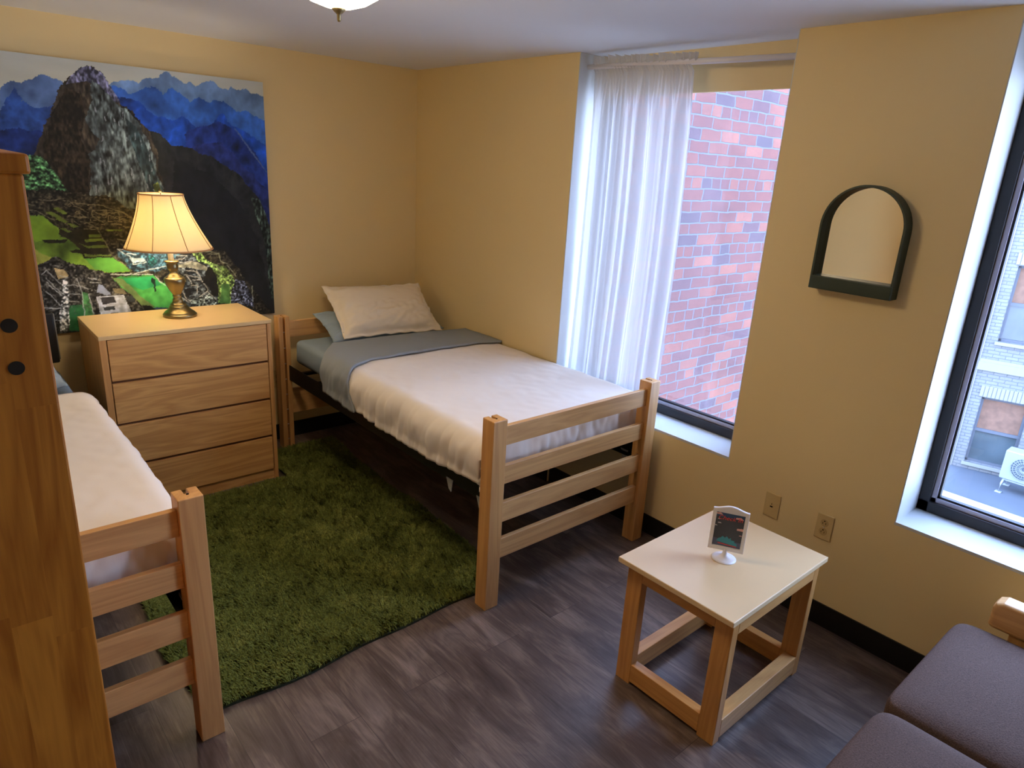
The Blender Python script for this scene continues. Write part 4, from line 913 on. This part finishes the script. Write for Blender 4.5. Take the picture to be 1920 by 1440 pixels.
dv2 = sheet('duvet', SHEETW, -3.19, -2.178, lambda f, d: -.68, lambda f, d: 0, ZT, lambda t: .53 - .02 * math.sin(t * 3), foot=-2.130, puff=.008, wr=.004, taper=.02, seed=21, gather=.012, foothem=.56, sgn=1)
tag(dv2, 'white duvet on the left bed beside the wardrobe', 'duvet')

def pillow(name, w, h, t_, m, flange=.0, seed=0, crease=1.0, lump=0, pw=.55):
    N = 56; top = []; bot = []
    for j in range(N + 1):
        rt_, rb = [], []
        for i in range(N + 1):
            u = -1 + 2 * i / N; v = -1 + 2 * j / N
            # outline: slightly concave sides with pointed corners
            px = u * w / 2 * (1 - .045 * (1 - v * v) ) ; py = v * h / 2 * (1 - .06 * (1 - u * u))
            ui = min(1, abs(u) / (1 - flange)); vi = min(1, abs(v) / (1 - flange * w / h))
            th = t_ / 2 * max(0, (1 - ui ** 2.6)) ** pw * max(0, (1 - vi ** 2.6)) ** pw
            edge = 1 - max(0, (1 - ui ** 4)) * max(0, (1 - vi ** 4))
            wv = .007 * crease * nz(u * 7 + seed, v * 7) * edge + .010 * edge * nz(u * 3 + seed, v * 3 + 7)
            cr_ = .006 * crease * nz(u * 2.5 + v * 6 + seed, v * 5 - u * 9) * (1 - edge * .5) if v < .1 else .002 * nz(u * 3, v * 3)
            lp = lump * nz(u * 1.3 + seed, v * 1.3) * (1 - edge)
            rt_.append((px, py, th + wv + cr_ + lp + .0035)); rb.append((px, py, -th * .85 + wv - .0035))
        top.append(rt_); bot.append(rb)
    n_ = N + 1; v = [p for r_ in top for p in r_] + [p for r_ in bot for p in r_]; o_ = n_ * n_
    f = [(j * n_ + i, j * n_ + i + 1, (j + 1) * n_ + i + 1, (j + 1) * n_ + i) for j in range(N) for i in range(N)]
    f += [tuple(o_ + k for k in q[::-1]) for q in f]
    for i in range(N):
        f += [(i, o_ + i, o_ + i + 1, i + 1), (N * n_ + i + 1, o_ + N * n_ + i + 1, o_ + N * n_ + i, N * n_ + i)]
        f += [((i + 1) * n_, o_ + (i + 1) * n_, o_ + i * n_, i * n_), (i * n_ + N, o_ + i * n_ + N, o_ + (i + 1) * n_ + N, (i + 1) * n_ + N)]
    me = bpy.data.meshes.new(name); me.from_pydata(v, [], f); return finish(name, me, m, smooth=True)
def place(o, bl, br, tl):
    # put the pillow so that its lower left, lower right and upper left corners meet three points
    bl, br, tl = Vector(bl), Vector(br), Vector(tl); ex = (br - bl).normalized(); ey = (tl - bl); ey = (ey - ex * ey.dot(ex)).normalized(); ez = ex.cross(ey)
    m_ = Matrix((ex, ey, ez)).transposed().to_4x4(); m_.translation = (bl + br) / 2 + (tl - bl) / 2; o.matrix_world = m_; return o
p1 = pillow('pillow', .70, .42, .155, PILLOWW, flange=.075, seed=3, crease=1.6, pw=.42)
place(p1, (-.80, -.475, .765), (-.10, -.50, .745), (-.80, -.165, 1.015)); tag(p1, 'cream pillow with a flat border leaning at the head of the bed in the corner', 'pillow')
p2 = pillow('pillow', .80, .30, .09, SHEETB, flange=.0, seed=12, crease=1.2)
place(p2, (-.885, -.452, .752), (-.06, -.452, .752), (-.885, -.215, .855)); tag(p2, 'blue grey pillow underneath the cream pillow', 'pillow')
p3 = pillow('pillow', .66, .42, .13, SHEETB, flange=.0, seed=31)
place(p3, (-2.92, -.66, .765), (-2.25, -.66, .765), (-2.92, -.26, .80)); tag(p3, 'blue grey pillow lying at the head of the left bed', 'pillow')

# ------------------------------------------------------------------ black slab at the head of the left bed
bs = thing('monitor', 'black slab like screen standing at the head of the left bed, half behind the wardrobe', 'screen', (-2.53, -.19, .735))
box('casing', -.30, .315, -.012, .014, .01, .265, DARK, bs, bevel=.008)
box('screen_back', -.28, .322, .0145, .024, .02, .255, mat('grey_plastic', (110, 112, 112), .5), bs, bevel=.004)

# ------------------------------------------------------------------ dresser
dx0, dx1, dyf, dyb, dh = -2.0961, -1.2781, -.5565, -.0633, .9425
dr = thing('dresser', 'four drawer maple dresser with a brass table lamp on top', 'dresser', (dx0, dyf, 0))
Wd, Dp = dx1 - dx0, dyb - dyf
box('top', -.002, Wd + .002, -.002, Dp, dh - .020, dh, LAMI, dr, bevel=.002)
box('side_panel', 0, .030, .004, Dp, 0, dh - .020, DRES_Z, dr, bevel=.0015)
box('side_panel', Wd - .022, Wd, .004, Dp, 0, dh - .020, DRES_Z, dr, bevel=.0015)
box('back_panel', .030, Wd - .022, Dp - .012, Dp, .05, dh - .020, DRES_Z, dr)
box('plinth', .030, Wd - .022, .018, .036, 0, .062, DRES_X, dr)
REB = mat('dark_rebate', (112, 70, 36), .6)
for z in (.265, .484, .702): box('divider', .031, Wd - .023, .022, .40, z - .004, z + .014, REB, dr)
mats = [wood('drawer_wood', (210, 162, 100), 'x', contrast=.2, ring=1.1, off=k * 3.7) for k in range(4)]
for k, (z0, z1) in enumerate(((.066, .262), (.277, .484), (.498, .702), (.716, .920))):
    box('drawer', .034, Wd - .026, .003, .021, z0, z1, mats[k], dr, bevel=.002)

# ------------------------------------------------------------------ table lamp
lz = dh; lean = (-.050, .042)
lp = thing('table_lamp', 'lit brass table lamp with a cream bell shade on the dresser', 'lamp', (-1.655, -.268, lz))
prof = [(0, .0005), (.080, .0005), (.083, .004), (.083, .013), (.080, .016), (.077, .017), (.0765, .020), (.072, .025), (.064, .031), (.056, .037), (.049, .046), (.045, .053), (.044, .056), (.039, .057), (.0385, .060), (.040, .063), (.038, .067), (.033, .069), (.029, .073), (.0255, .080), (.0245, .087), (.0255, .089), (.0245, .092), (.0205, .095), (.0195, .104), (.0225, .107), (.0225, .110), (.0195, .113), (.0215, .120), (.026, .128), (.033, .140), (.040, .154), (.046, .169), (.050, .183), (.0515, .193), (.050, .201), (.046, .206), (.040, .208), (.039, .211), (.034, .216), (.027, .221), (.021, .227), (.0185, .233), (.0185, .239), (.021, .243), (.025, .248), (.0275, .256), (.0275, .270), (.0265, .279), (.030, .283), (.0345, .286), (.0355, .289), (.034, .293), (.026, .2945), (.0, .2945)]
MB().lathe(prof, n=56, lean=lean).build('base', BRASS, lp, smooth=True)
MB().lathe([(.0, .290), (.0135, .2905), (.0135, .372), (.0, .3725)], n=24, lean=lean).build('candle_sleeve', mat('cream_sleeve', (236, 226, 196), .5), lp, smooth=True)
oct_ = lambda t: 1.0 / max(.93, 1) * (1 - .035 * (1 - abs(math.cos(4 * t))) )
sp = []
for k in range(25):
    s_ = k / 24; zz = .360 + s_ * .268; rr = .106 + (.211 - .106) * ((1 - s_) ** 1.38); sp.append((rr, zz))
ba = MB().lathe(sp, n=64, lean=lean, amp=oct_, rot=R(9)); sh = ba.build('shade', SHADE, lp, smooth=True)
md = sh.modifiers.new('t', 'SOLIDIFY'); md.thickness = .0015
SEAM = mat('brown_seam', (150, 104, 66), .8)
b = MB()
for k in range(8):
    t = 2 * math.pi * k / 8 + R(9); b.tube([((r_ * oct_(t - R(9)) + .0008) * math.cos(t) + lean[0] * z, (r_ * oct_(t - R(9)) + .0008) * math.sin(t) + lean[1] * z, z) for r_, z in sp], .0016, 5)
b.build('seam', SEAM, lp, smooth=True)
for (r_, z) in (sp[0], sp[-1]):
    b = MB(); b.tube([((r_ * oct_(2 * math.pi * k / 64) + .0005) * math.cos(2 * math.pi * k / 64 + R(9)) + lean[0] * z, (r_ * oct_(2 * math.pi * k / 64) + .0005) * math.sin(2 * math.pi * k / 64 + R(9)) + lean[1] * z, z) for k in range(65)], .004, 6)
    b.build('shade_trim', mat('tan_braid', (196, 150, 104), .8), lp, smooth=True)
b = MB().tube([(lean[0] * .6, lean[1] * .6, .37), (lean[0] * .64, lean[1] * .64, .645)], .002, 6).tube([(lean[0] * .62 - .106, lean[1] * .62, .622), (lean[0] * .62 + .106, lean[1] * .62, .622)], .0015, 5).lathe([(0, .635), (.006, .637), (.008, .643), (.004, .650), (0, .654)], n=12, lean=lean)
b.build('harp', BRASS, lp, smooth=True)
MB().lathe([(0, .405), (.014, .41), (.03, .45), (.032, .475), (.022, .50), (0, .51)], n=20, lean=lean).build('bulb', BULB, lp, smooth=True)

# ------------------------------------------------------------------ ceiling light
cl = thing('ceiling_light', 'flush ceiling light with a glowing glass dome and brass finial', 'lamp', (-1.66, -2.15, H))
MB().lathe([(0, -.001), (.15, -.001), (.158, -.012), (.150, -.022), (0, -.022)], n=48).build('canopy', BRASS, cl, smooth=True)
MB().lathe([(.165, -.024), (.172, -.036), (.168, -.060), (.150, -.090), (.118, -.122), (.08, -.145), (.04, -.158), (.0, -.162)], n=56).build('glass_dome', DOME, cl, smooth=True)
MB().lathe([(.0, -.158), (.017, -.159), (.020, -.164), (.014, -.170), (.009, -.174), (.0055, -.177), (.0055, -.190), (.004, -.195), (0, -.196)], n=24).build('finial', BRASS, cl, smooth=True)

# ------------------------------------------------------------------ curtain and rod
rod = MB().tube([(.065, W1R + .005, 2.277), (.065, W1L - .005, 2.303)], .0125, 16)
rd = rod.build('curtain_rod', ROD, smooth=True); tag(rd, 'white tension rod across the top of the left window recess', 'curtain rod')
rows = []; NX, NZ = 260, 70
for j in range(NZ + 1):
    tz = j / NZ; row = []
    for i in range(NX + 1):
        s_ = i / NX; ya = -1.515 + .022 * tz ** 1.5; yb_ = -2.118 - .045 * math.sin(min(1, tz * 1.6) * math.pi / 2) + .028 * tz
        zt_ = 2.303 - .026 * s_ ; z = zt_ + (.615 - zt_) * tz
        soft = min(1, tz / .16); soft = soft * soft * (3 - 2 * soft)
        ph = s_ + .05 * nz(s_ * 2.2, tz * 1.1, 5) + .012 * tz
        # broad soft folds with crisp narrow ridges, like pleated voile
        w1 = math.sin(ph * 2 * math.pi * 5.2 + .9); w2 = math.sin(ph * 2 * math.pi * 8.3 + 2.2 + .6 * tz)
        big = (.55 * w1 + .25 * w2 - .55 * max(0, w1) ** 6 + .3 * nz(ph * 5, tz * .9, 4)) * .034
        fine = .007 * nz(s_ * 60, tz * 3) + .006 * math.sin(s_ * 2 * math.pi * 30 + 2 * nz(s_ * 12, 1))
        x = .078 + big * soft + fine * (1 - soft) + .0016 * nz(s_ * 60, tz * 2)
        if tz < .012: x = .0775 - .026 * (1 - tz / .012)
        y = ya + (yb_ - ya) * (s_ + .006 * soft * math.sin(ph * 2 * math.pi * 10.4))
        row.append((min(x, .135), min(y, W1L - .008), z - (.012 * nz(s_ * 7, 2) if tz > .9 else 0)))
    rows.append(row)
ct = grid_mesh('curtain', rows, SHEER); tag(ct, 'sheer white gathered curtain covering the left half of the left window', 'curtain')
# gathered ruffle above the rod
rows = []
for j in range(7):
    row = []
    for i in range(261):
        s_ = i / 260; y = -1.512 + (-2.145 + 1.512) * s_; zb = 2.306 - .024 * s_
        z = zb + .002 + j * .0068 * (1 + .35 * nz(s_ * 18, 3)); x = .066 + .020 * (j / 6) * math.sin(s_ * 2 * math.pi * 19 + 3 * nz(s_ * 9, 2)) + .012 * nz(s_ * 50, j * .2)
        row.append((x - .006, y, z))
    rows.append(row)
rf2 = grid_mesh('ruffle', rows, SHEER); rf2.parent = ct

# ------------------------------------------------------------------ mirror
mr = thing('wall_mirror', 'arched mirror in a dark green frame with a shelf lip, between the windows', 'mirror', (P, -3.0235, 1.418))
Wm, Hm, dpt = .308, .395, .060; rr = Wm / 2
def arch(hw, zb, zs, n=28):
    return [(-hw, zb)] + [(hw, zb)][0:1] + [(hw * math.cos(math.pi * k / n), zs + hw * math.sin(math.pi * k / n)) for k in range(n + 1)]
zs_m = Hm - rr
outer = arch(rr, 0, zs_m); inner = arch(rr - .009, .052, zs_m)
b = MB(); n_ = len(outer)
V = [(-dpt, p[0], p[1]) for p in outer] + [(-dpt, p[0], p[1]) for p in inner] + [(0, p[0], p[1]) for p in outer] + [(-.004, p[0], p[1]) for p in inner]
F_ = []
for k in range(n_):
    k2 = (k + 1) % n_
    F_ += [(k, k2, n_ + k2, n_ + k), (k, k2, 2 * n_ + k2, 2 * n_ + k), (n_ + k, n_ + k2, 3 * n_ + k2, 3 * n_ + k), (2 * n_ + k, 2 * n_ + k2, 3 * n_ + k2, 3 * n_ + k)]
b.add(V, F_); b.build('frame', GREEN, mr, bevel=.002)
MB().prism(arch(rr - .0095, .053, zs_m), -.022, -.018, 'x').build('glass', MIRROR, mr)
box('shelf_lip', -dpt - .004, -.022, -rr + .001, rr - .001, .001, .051, GREEN, mr, bevel=.004, seg=3)

# ------------------------------------------------------------------ outlets
IVORY2 = mat('shaded_ivory_plastic', (182, 156, 104), .4)  # same ivory, darkened: shade of the socket inset put into the colour
def plate(name, loc, label, duplex=True, rotz=0):
    t_ = thing(name, label, 'outlet', loc); t_.rotation_euler = (0, 0, rotz)
    box('cover_plate', -.006, 0, -.035, .035, -.057, .057, IVORY, t_, bevel=.003)
    if duplex:
        for zc in (.020, -.020):
            MB().tube([(-.0062, 0, zc), (-.0078, 0, zc)], .0165, 28).build('socket', IVORY2, t_, bevel=.0006)
            q = MB().box(-.0082, -.0076, -.0075, -.0055, zc - .006, zc + .002).box(-.0082, -.0076, .0055, .0075, zc - .006, zc + .002).tube([(-.0076, 0, zc + .008), (-.0082, 0, zc + .008)], .0028, 10)
            q.build('slot', HOLE, t_)
        MB().tube([(-.006, 0, 0), (-.0068, 0, 0)], .003, 10).build('screw', STEELW, t_)
    else:
        box('jack', -.0075, -.006, -.008, .008, -.008, .010, IVORY, t_, bevel=.0005)
        MB().box(-.0082, -.0074, -.006, .006, -.007, -.001).box(-.0082, -.0074, -.001, .001, .004, .012).build('slot', HOLE, t_)
    return t_
plate('jack_plate', (P, -2.8667, .4417), 'ivory wall plate with one small jack above the end table', False)
plate('power_outlet', (P, -3.1024, .4446), 'ivory double socket low on the wall between end table and right window')
plate('power_outlet', (-1.037, 0, .415), 'ivory wall plate in the gap between dresser and bed post', True, R(90))

# ------------------------------------------------------------------ rug
RX0, RX1, RY0, RY1 = -2.20, -.80, -2.150, -.20
rg = thing('rug', 'shaggy grass green rug on the floor between the two beds', 'rug', (-1.5, -1.2, 0))
def wob(a, s_): return .012 * math.sin(a * 5.3 + s_) + .007 * math.sin(a * 13.1 + s_ * 2)
pl = [(RX0 + wob(y, 1) , y) for y in np.linspace(-.60, RY0, 24)] + [(x, RY0 + wob(x, 2) + .012) for x in np.linspace(RX0, RX1, 24)][1:] + [(RX1 + .06 * (-.9 - y) * -.6 + wob(y, 3), y) for y in np.linspace(RY0, RY1, 24)][1:] + [(-1.24, RY1), (-1.24, -.60)]
pl = [(x, y) if not (x > -1.05 and y < -1.95) else (x, max(y, -2.14 + .30 * (1 - math.sqrt(max(0, 1 - min(1, (x + 1.05) / .25) ** 2))))) for x, y in pl]
pl = [(x + 1.5, y + 1.2) for x, y in pl]
MB().prism(pl, .0005, .010).build('backing', mat('dark_rug_backing', (34, 42, 20), .9), rg)
rng = np.random.RandomState(5); NB = 170000
bx = rng.uniform(RX0 - .015, RX1 + .05, NB); by = rng.uniform(RY0 - .01, RY1, NB)
P2 = np.array([(x - 1.5, y - 1.2) for x, y in pl])
def inside(x, y):
    ins = np.zeros(x.shape, bool)
    for i in range(len(P2)):
        x1, y1 = P2[i]; x2, y2 = P2[(i + 1) % len(P2)]
        if y1 != y2: ins ^= ((y1 > y) != (y2 > y)) & (x < (x2 - x1) * (y - y1) / (y2 - y1) + x1)
    return ins
k_ = inside(bx, by); bx, by = bx[k_], by[k_]; NB = len(bx)
# direction of the nap drifts in swirls
ang = rng.uniform(-1, 1, NB) * .9 + 2.4 + 4 * (fbm(bx * 60 + 9, by * 60 + 9, 11, 2) - .37) + 1.5 * (fbm(bx * 9 + 9, by * 9 + 9, 31, 2) - .37)
hgt = rng.uniform(.015, .026, NB) * (1 + .35 * (fbm(bx * 80, by * 80, 19, 2) - .37) * 2); le = rng.uniform(.25, 1.1, NB) * hgt; wdt = rng.uniform(.0013, .0024, NB)
dxv, dyv = np.cos(ang), np.sin(ang); pxv, pyv = -dyv, dxv
def pt(tz, tl, s_):
    return np.stack([bx + 1.5 + dxv * le * tl + pxv * wdt * s_, by + 1.2 + dyv * le * tl + pyv * wdt * s_, .009 + hgt * tz], 1)
VV = np.stack([pt(0, 0, -1), pt(0, 0, 1), pt(.6, .35, -1), pt(.6, .35, 1), pt(.9, 1, 0)], 1).reshape(-1, 3)
base = np.arange(NB)[:, None] * 5
Q = np.concatenate([base + np.array([[0, 1, 3, 2]])], 1); T = base + np.array([[2, 3, 4]])
me = bpy.data.meshes.new('pile'); me.vertices.add(len(VV)); me.vertices.foreach_set('co', VV.ravel())
li = np.concatenate([Q, T], 1).ravel(); me.loops.add(len(li)); me.loops.foreach_set('vertex_index', li)
st = (np.arange(NB)[:, None] * 7 + np.array([[0, 4]])).ravel(); tot = np.tile([4, 3], NB)
me.polygons.add(NB * 2); me.polygons.foreach_set('loop_start', st); me.polygons.foreach_set('loop_total', tot); me.update(calc_edges=True)
RUG = bpy.data.materials.new('green_rug_pile'); RUG.use_nodes = True; n = RUG.node_tree; L = n.links.new; b_ = n.nodes['Principled BSDF']; b_.inputs['Roughness'].default_value = .8; b_.inputs['Specular IOR Level'].default_value = .2
t = n.nodes.new('ShaderNodeTexCoord'); z1 = n.nodes.new('ShaderNodeTexNoise'); z1.inputs['Scale'].default_value = 5; z1.inputs['Detail'].default_value = 8; z1.inputs['Roughness'].default_value = .75; L(t.outputs['Object'], z1.inputs['Vector'])
r = n.nodes.new('ShaderNodeValToRGB'); L(z1.outputs[0], r.inputs[0]); e = r.color_ramp.elements; e[0].position = .32; e[0].color = s2l((90, 96, 42)); e[1].position = .68; e[1].color = s2l((138, 142, 72)); q = e.new(.5); q.color = s2l((112, 120, 56))
zf = n.nodes.new('ShaderNodeTexNoise'); zf.inputs['Scale'].default_value = 150; zf.inputs['Detail'].default_value = 1; L(t.outputs['Object'], zf.inputs['Vector'])
rf_ = n.nodes.new('ShaderNodeValToRGB'); L(zf.outputs[0], rf_.inputs[0]); rf_.color_ramp.elements[0].position = .3; rf_.color_ramp.elements[0].color = (.5, .5, .45, 1); rf_.color_ramp.elements[1].position = .7; rf_.color_ramp.elements[1].color = (1.4, 1.4, 1.3, 1)
mr_ = n.nodes.new('ShaderNodeMixRGB'); mr_.blend_type = 'MULTIPLY'; mr_.inputs[0].default_value = 1; L(r.outputs[0], mr_.inputs[1]); L(rf_.outputs[0], mr_.inputs[2]); L(mr_.outputs[0], b_.inputs['Base Color'])
pile = finish('pile', me, RUG, rg); pile['kind'] = 'stuff'

# ------------------------------------------------------------------ end table
q_tx, q_ty, tw, tl, th = -.6353, -3.0372, .6333, .464, .5078
tb = thing('end_table', 'small maple end table with open cube base and a sign holder on top', 'table', (q_tx, q_ty, 0)); tb.rotation_euler = (0, 0, R(.33))
box('tabletop', -tw / 2, tw / 2, -tl / 2, tl / 2, th - .020, th, LAMI2, tb, bevel=.0025)
ix = tw / 2 - .028; lx, ly = .036, .064; iyf, iyb = tl / 2 - .012, tl / 2 - .028
for sx in (-1, 1):
    for sy in (-1, 1):
        iy = iyf if sy < 0 else iyb; x0 = sx * ix; x1 = sx * (ix - lx); y0 = sy * iy; y1 = sy * (iy - ly)
        box('leg', min(x0, x1), max(x0, x1), min(y0, y1), max(y0, y1), .0, th - .020, TBL_Z, tb, bevel=.0025)
for sx in (-1, 1):
    x0 = sx * ix; x1 = sx * (ix - lx)
    box('lower_rail', min(x0, x1), max(x0, x1), -iyf + ly, iyb - ly, .014, .088, TBL_Y, tb, bevel=.002)
    box('apron', min(x0, x1), max(x0, x1), -iyf + ly, iyb - ly, .435, th - .020, TBL_Y, tb, bevel=.002)
for sy in (-1, 1):
    iy = iyf if sy < 0 else iyb; y0 = sy * iy; y1 = sy * (iy - .045)
    box('lower_rail', -ix + lx, ix - lx, min(y0, y1), max(y0, y1), .014, .088, TBL_X, tb, bevel=.002)
    box('apron', -ix + lx, ix - lx, min(y0, y1), max(y0, y1), .430, th - .020, TBL_X, tb, bevel=.002)

# ------------------------------------------------------------------ sign holder
sg = thing('sign_holder', 'white plastic sign holder with a colourful check in card on the end table', 'sign', (-.650, -3.040, th))
sg.rotation_euler = (0, 0, R(-60))
MB().lathe([(0, .0005), (.043, .0005), (.043, .003), (.034, .006), (.018, .010), (.009, .018), (.007, .032), (.008, .042), (0, .042)], n=40).build('foot', WPLAS, sg, smooth=True)
tilt = Matrix.Translation((0, 0, .034)) @ Matrix.Rotation(R(5), 4, 'X')
hw, hh = .061, .168
fo = [(-hw, 0), (hw, 0)] + [(hw * (1 - 2 * k / 24), hh + .014 * (math.sin(math.pi * k / 24) ** 2)) for k in range(25)]
fi = [(-hw + .013, .016), (hw - .013, .016)] + [((hw - .013) * (1 - 2 * k / 24), hh - .014) for k in range(25)]
n_ = len(fo); V = [(p[0], -.005, p[1]) for p in fo] + [(p[0], -.005, p[1]) for p in fi] + [(p[0], .005, p[1]) for p in fo] + [(p[0], .005, p[1]) for p in fi]; F_ = []
for k in range(n_):
    k2 = (k + 1) % n_; F_ += [(k, k2, n_ + k2, n_ + k), (k, k2, 2 * n_ + k2, 2 * n_ + k), (n_ + k, n_ + k2, 3 * n_ + k2, 3 * n_ + k), (2 * n_ + k, 2 * n_ + k2, 3 * n_ + k2, 3 * n_ + k)]
b = MB().add(V, F_); o_ = b.build('frame', WPLAS, sg, bevel=.0015); o_.data.transform(tilt)
def flat(name, pts, y, m, par):
    b = MB().prism(pts, y, y + .0004, 'y'); o_ = b.build(name, m, par); o_.data.transform(tilt); return o_
cw, c0, c1 = hw - .0125, .0155, hh - .0135
CARD = mat('dark_card', (62, 64, 72), .5); card = flat('card', [(-cw, c0), (cw, c0), (cw, c1), (-cw, c1)], 0.0, CARD, sg)
TEAL = mat('teal_ink', (60, 150, 168), .5); RED = mat('red_ink', (232, 70, 66), .5); PINK = mat('pink_ink', (232, 176, 170), .5); NAVY = mat('navy_ink', (34, 78, 120), .5); PALE = mat('pale_ink', (214, 206, 208), .5); BLUEG = mat('dusk_blue_ink', (84, 92, 122), .5)
flat('sky_band', [(-cw, c1 - .018), (cw, c1 - .022), (cw, c1), (-cw, c1)], -.0005, NAVY, card)
flat('ground_band', [(-cw, c0), (cw, c0), (cw, c0 + .024), (-cw, c0 + .030)], -.0005, BLUEG, card)
flat('skyline', [(-.036, c0 + .018), (.036, c0 + .008), (.034, c0 + .020), (.026, c0 + .022), (.025, c0 + .030), (.014, c0 + .030), (.012, c0 + .040), (.006, c0 + .034), (-.002, c0 + .044), (-.008, c0 + .036), (-.016, c0 + .042), (-.022, c0 + .034), (-.030, c0 + .030)], -.0009, TEAL, card)
def cloud(cx_, cz_, s_, m):
    pts = [(max(-cw, min(cw, cx_ + s_ * math.cos(t) * (1 + .12 * math.cos(5 * t)))), min(c1, cz_ + .55 * s_ * max(-.25, math.sin(t)) * (1 + .12 * math.cos(5 * t)))) for t in np.linspace(0, 2 * math.pi, 26)[:-1]]
    return flat('cloud', pts, -.0010, m, card)
for a_ in ((-.040, c1 - .010, .012, PINK), (.030, c1 - .018, .013, PINK), (.040, c1 - .062, .014, PINK), (-.046, c1 - .058, .006, PALE), (-.034, c1 - .046, .006, PALE), (-.038, c1 - .030, .004, PALE), (.042, c1 - .084, .005, PINK)): cloud(*a_)
def txt(body, size, zc, m, y=-.0018, xc=0, shear=.25):
    mw = tilt @ Matrix.Translation((xc, y, zc)) @ Matrix.Rotation(R(90), 4, 'X'); text_mesh('lettering', body, size, m, card, mw, shear, .0002)
txt('Check In', .023, c1 - .022, RED)
GOLD = mat('gold_ink', (176, 140, 96), .5)
flat('red_line', [(-.030, c0 + .010), (.034, c0 + .005), (.034, c0 + .008), (-.030, c0 + .013)], -.0012, RED, card)

# ------------------------------------------------------------------ sofa
sf = thing('sofa', 'brown fabric two seat sofa with maple arm in the right corner', 'sofa', (-.84, -4.1, 0))
def cushion(name, x0, x1, y0, y1, z0, z1, r_, par):
    bm = bmesh.new(); bmesh.ops.create_cube(bm, size=1); bmesh.ops.subdivide_edges(bm, edges=list(bm.edges), cuts=11, use_grid_fill=True)
    cx_, cy_, cz_ = (x0 + x1) / 2, (y0 + y1) / 2, (z0 + z1) / 2; hx, hy, hz = (x1 - x0) / 2, (y1 - y0) / 2, (z1 - z0) / 2
    for v in bm.verts:
        p = Vector((v.co.x * 2 * hx, v.co.y * 2 * hy, v.co.z * 2 * hz)); c_ = Vector((max(-hx + r_, min(hx - r_, p.x)), max(-hy + r_, min(hy - r_, p.y)), max(-hz + r_, min(hz - r_, p.z))))
        d = p - c_
        if d.length > 1e-6: p = c_ + d.normalized() * r_
        if p.z > 0: p.z += .018 * max(0, 1 - (p.x / hx) ** 2) * max(0, 1 - (p.y / hy) ** 2) 
        v.co = p + Vector((cx_, cy_, cz_))
    me = bpy.data.meshes.new(name); bm.to_mesh(me); bm.free(); o_ = finish(name, me, SOFA, par, smooth=True); s2 = o_.modifiers.new('s', 'SUBSURF'); s2.levels = 1; s2.render_levels = 1; return o_
sx0 = -.84
cushion('seat_cushion', -.820 - sx0, -.185 - sx0, -.150, .432, .31, .448, .045, sf)
cushion('seat_cushion', -1.462 - sx0, -.826 - sx0, -.150, .430, .31, .448, .045, sf)
cushion('back_cushion', -.820 - sx0, -.185 - sx0, -.30, -.155, .38, .82, .055, sf)
cushion('back_cushion', -1.462 - sx0, -.826 - sx0, -.30, -.155, .38, .82, .055, sf)
box('seat_frame', -1.46 - sx0, -.19 - sx0, -.28, .40, .22, .308, OAK_X, sf, bevel=.005)
for xa in (-.175, -1.54):
    arm = [(-.33, .440), (.345, .440), (.352, .45), (.352, .515), (.345, .530), (.325, .540), (-.33, .540)]
    MB().prism(arm, xa - sx0, xa + .075 - sx0, 'x').build('arm', OAK_Y, sf, bevel=.016, seg=4)
    for (y0, y1) in ((.22, .29), (-.32, -.25)): box('leg', xa + .012 - sx0, xa + .062 - sx0, y0, y1, 0, .439, OAK_Z, sf, bevel=.004)
    box('arm_rail', xa + .02 - sx0, xa + .054 - sx0, -.25, .22, .235, .30, OAK_Y, sf, bevel=.004)

# ------------------------------------------------------------------ wardrobe
wx1, wy0, wy1, wz = -2.5525, -3.0, -2.262, 1.764
wd = thing('wardrobe', 'tall butcher block wood wardrobe end panel at the left edge, with screw holes', 'wardrobe', (wx1, wy0, 0))
Wl = wx1 - (XL + .012)
box('end_panel', -Wl, 0, 0, .030, 0, wz, BLOCK, wd, bevel=.003)
box('end_panel', -Wl, 0, wy1 - wy0 - .030, wy1 - wy0, 0, wz, BLOCK, wd, bevel=.003)
box('top_board', -Wl, .008, -.006, wy1 - wy0, wz, wz + .026, BLOCK, wd, bevel=.004)
box('back_panel', -Wl, -Wl + .012, .030, wy1 - wy0 - .030, .05, wz, BLOCK, wd)
for k in range(2):
    y0 = .032 + k * .338; d_ = box('door', -.024, -.004, y0, y0 + .334, .06, wz - .004, BLOCK, wd, bevel=.002)
    yh = y0 + (.30 if k == 0 else .034); MB().tube([(-.004, yh, .95), (.02, yh, .96), (.02, yh, 1.06), (-.004, yh, 1.07)], .005, 8).build('handle', STEELW, d_, smooth=True)
box('plinth', -Wl + .012, -.03, .030, wy1 - wy0 - .030, 0, .055, BLOCK, wd)
for z in (1.566, 1.506, .45, .39): MB().tube([(-.043, -.0012, z), (-.043, .001, z)], .0098, 24).build('screw_cap', DARK, wd)
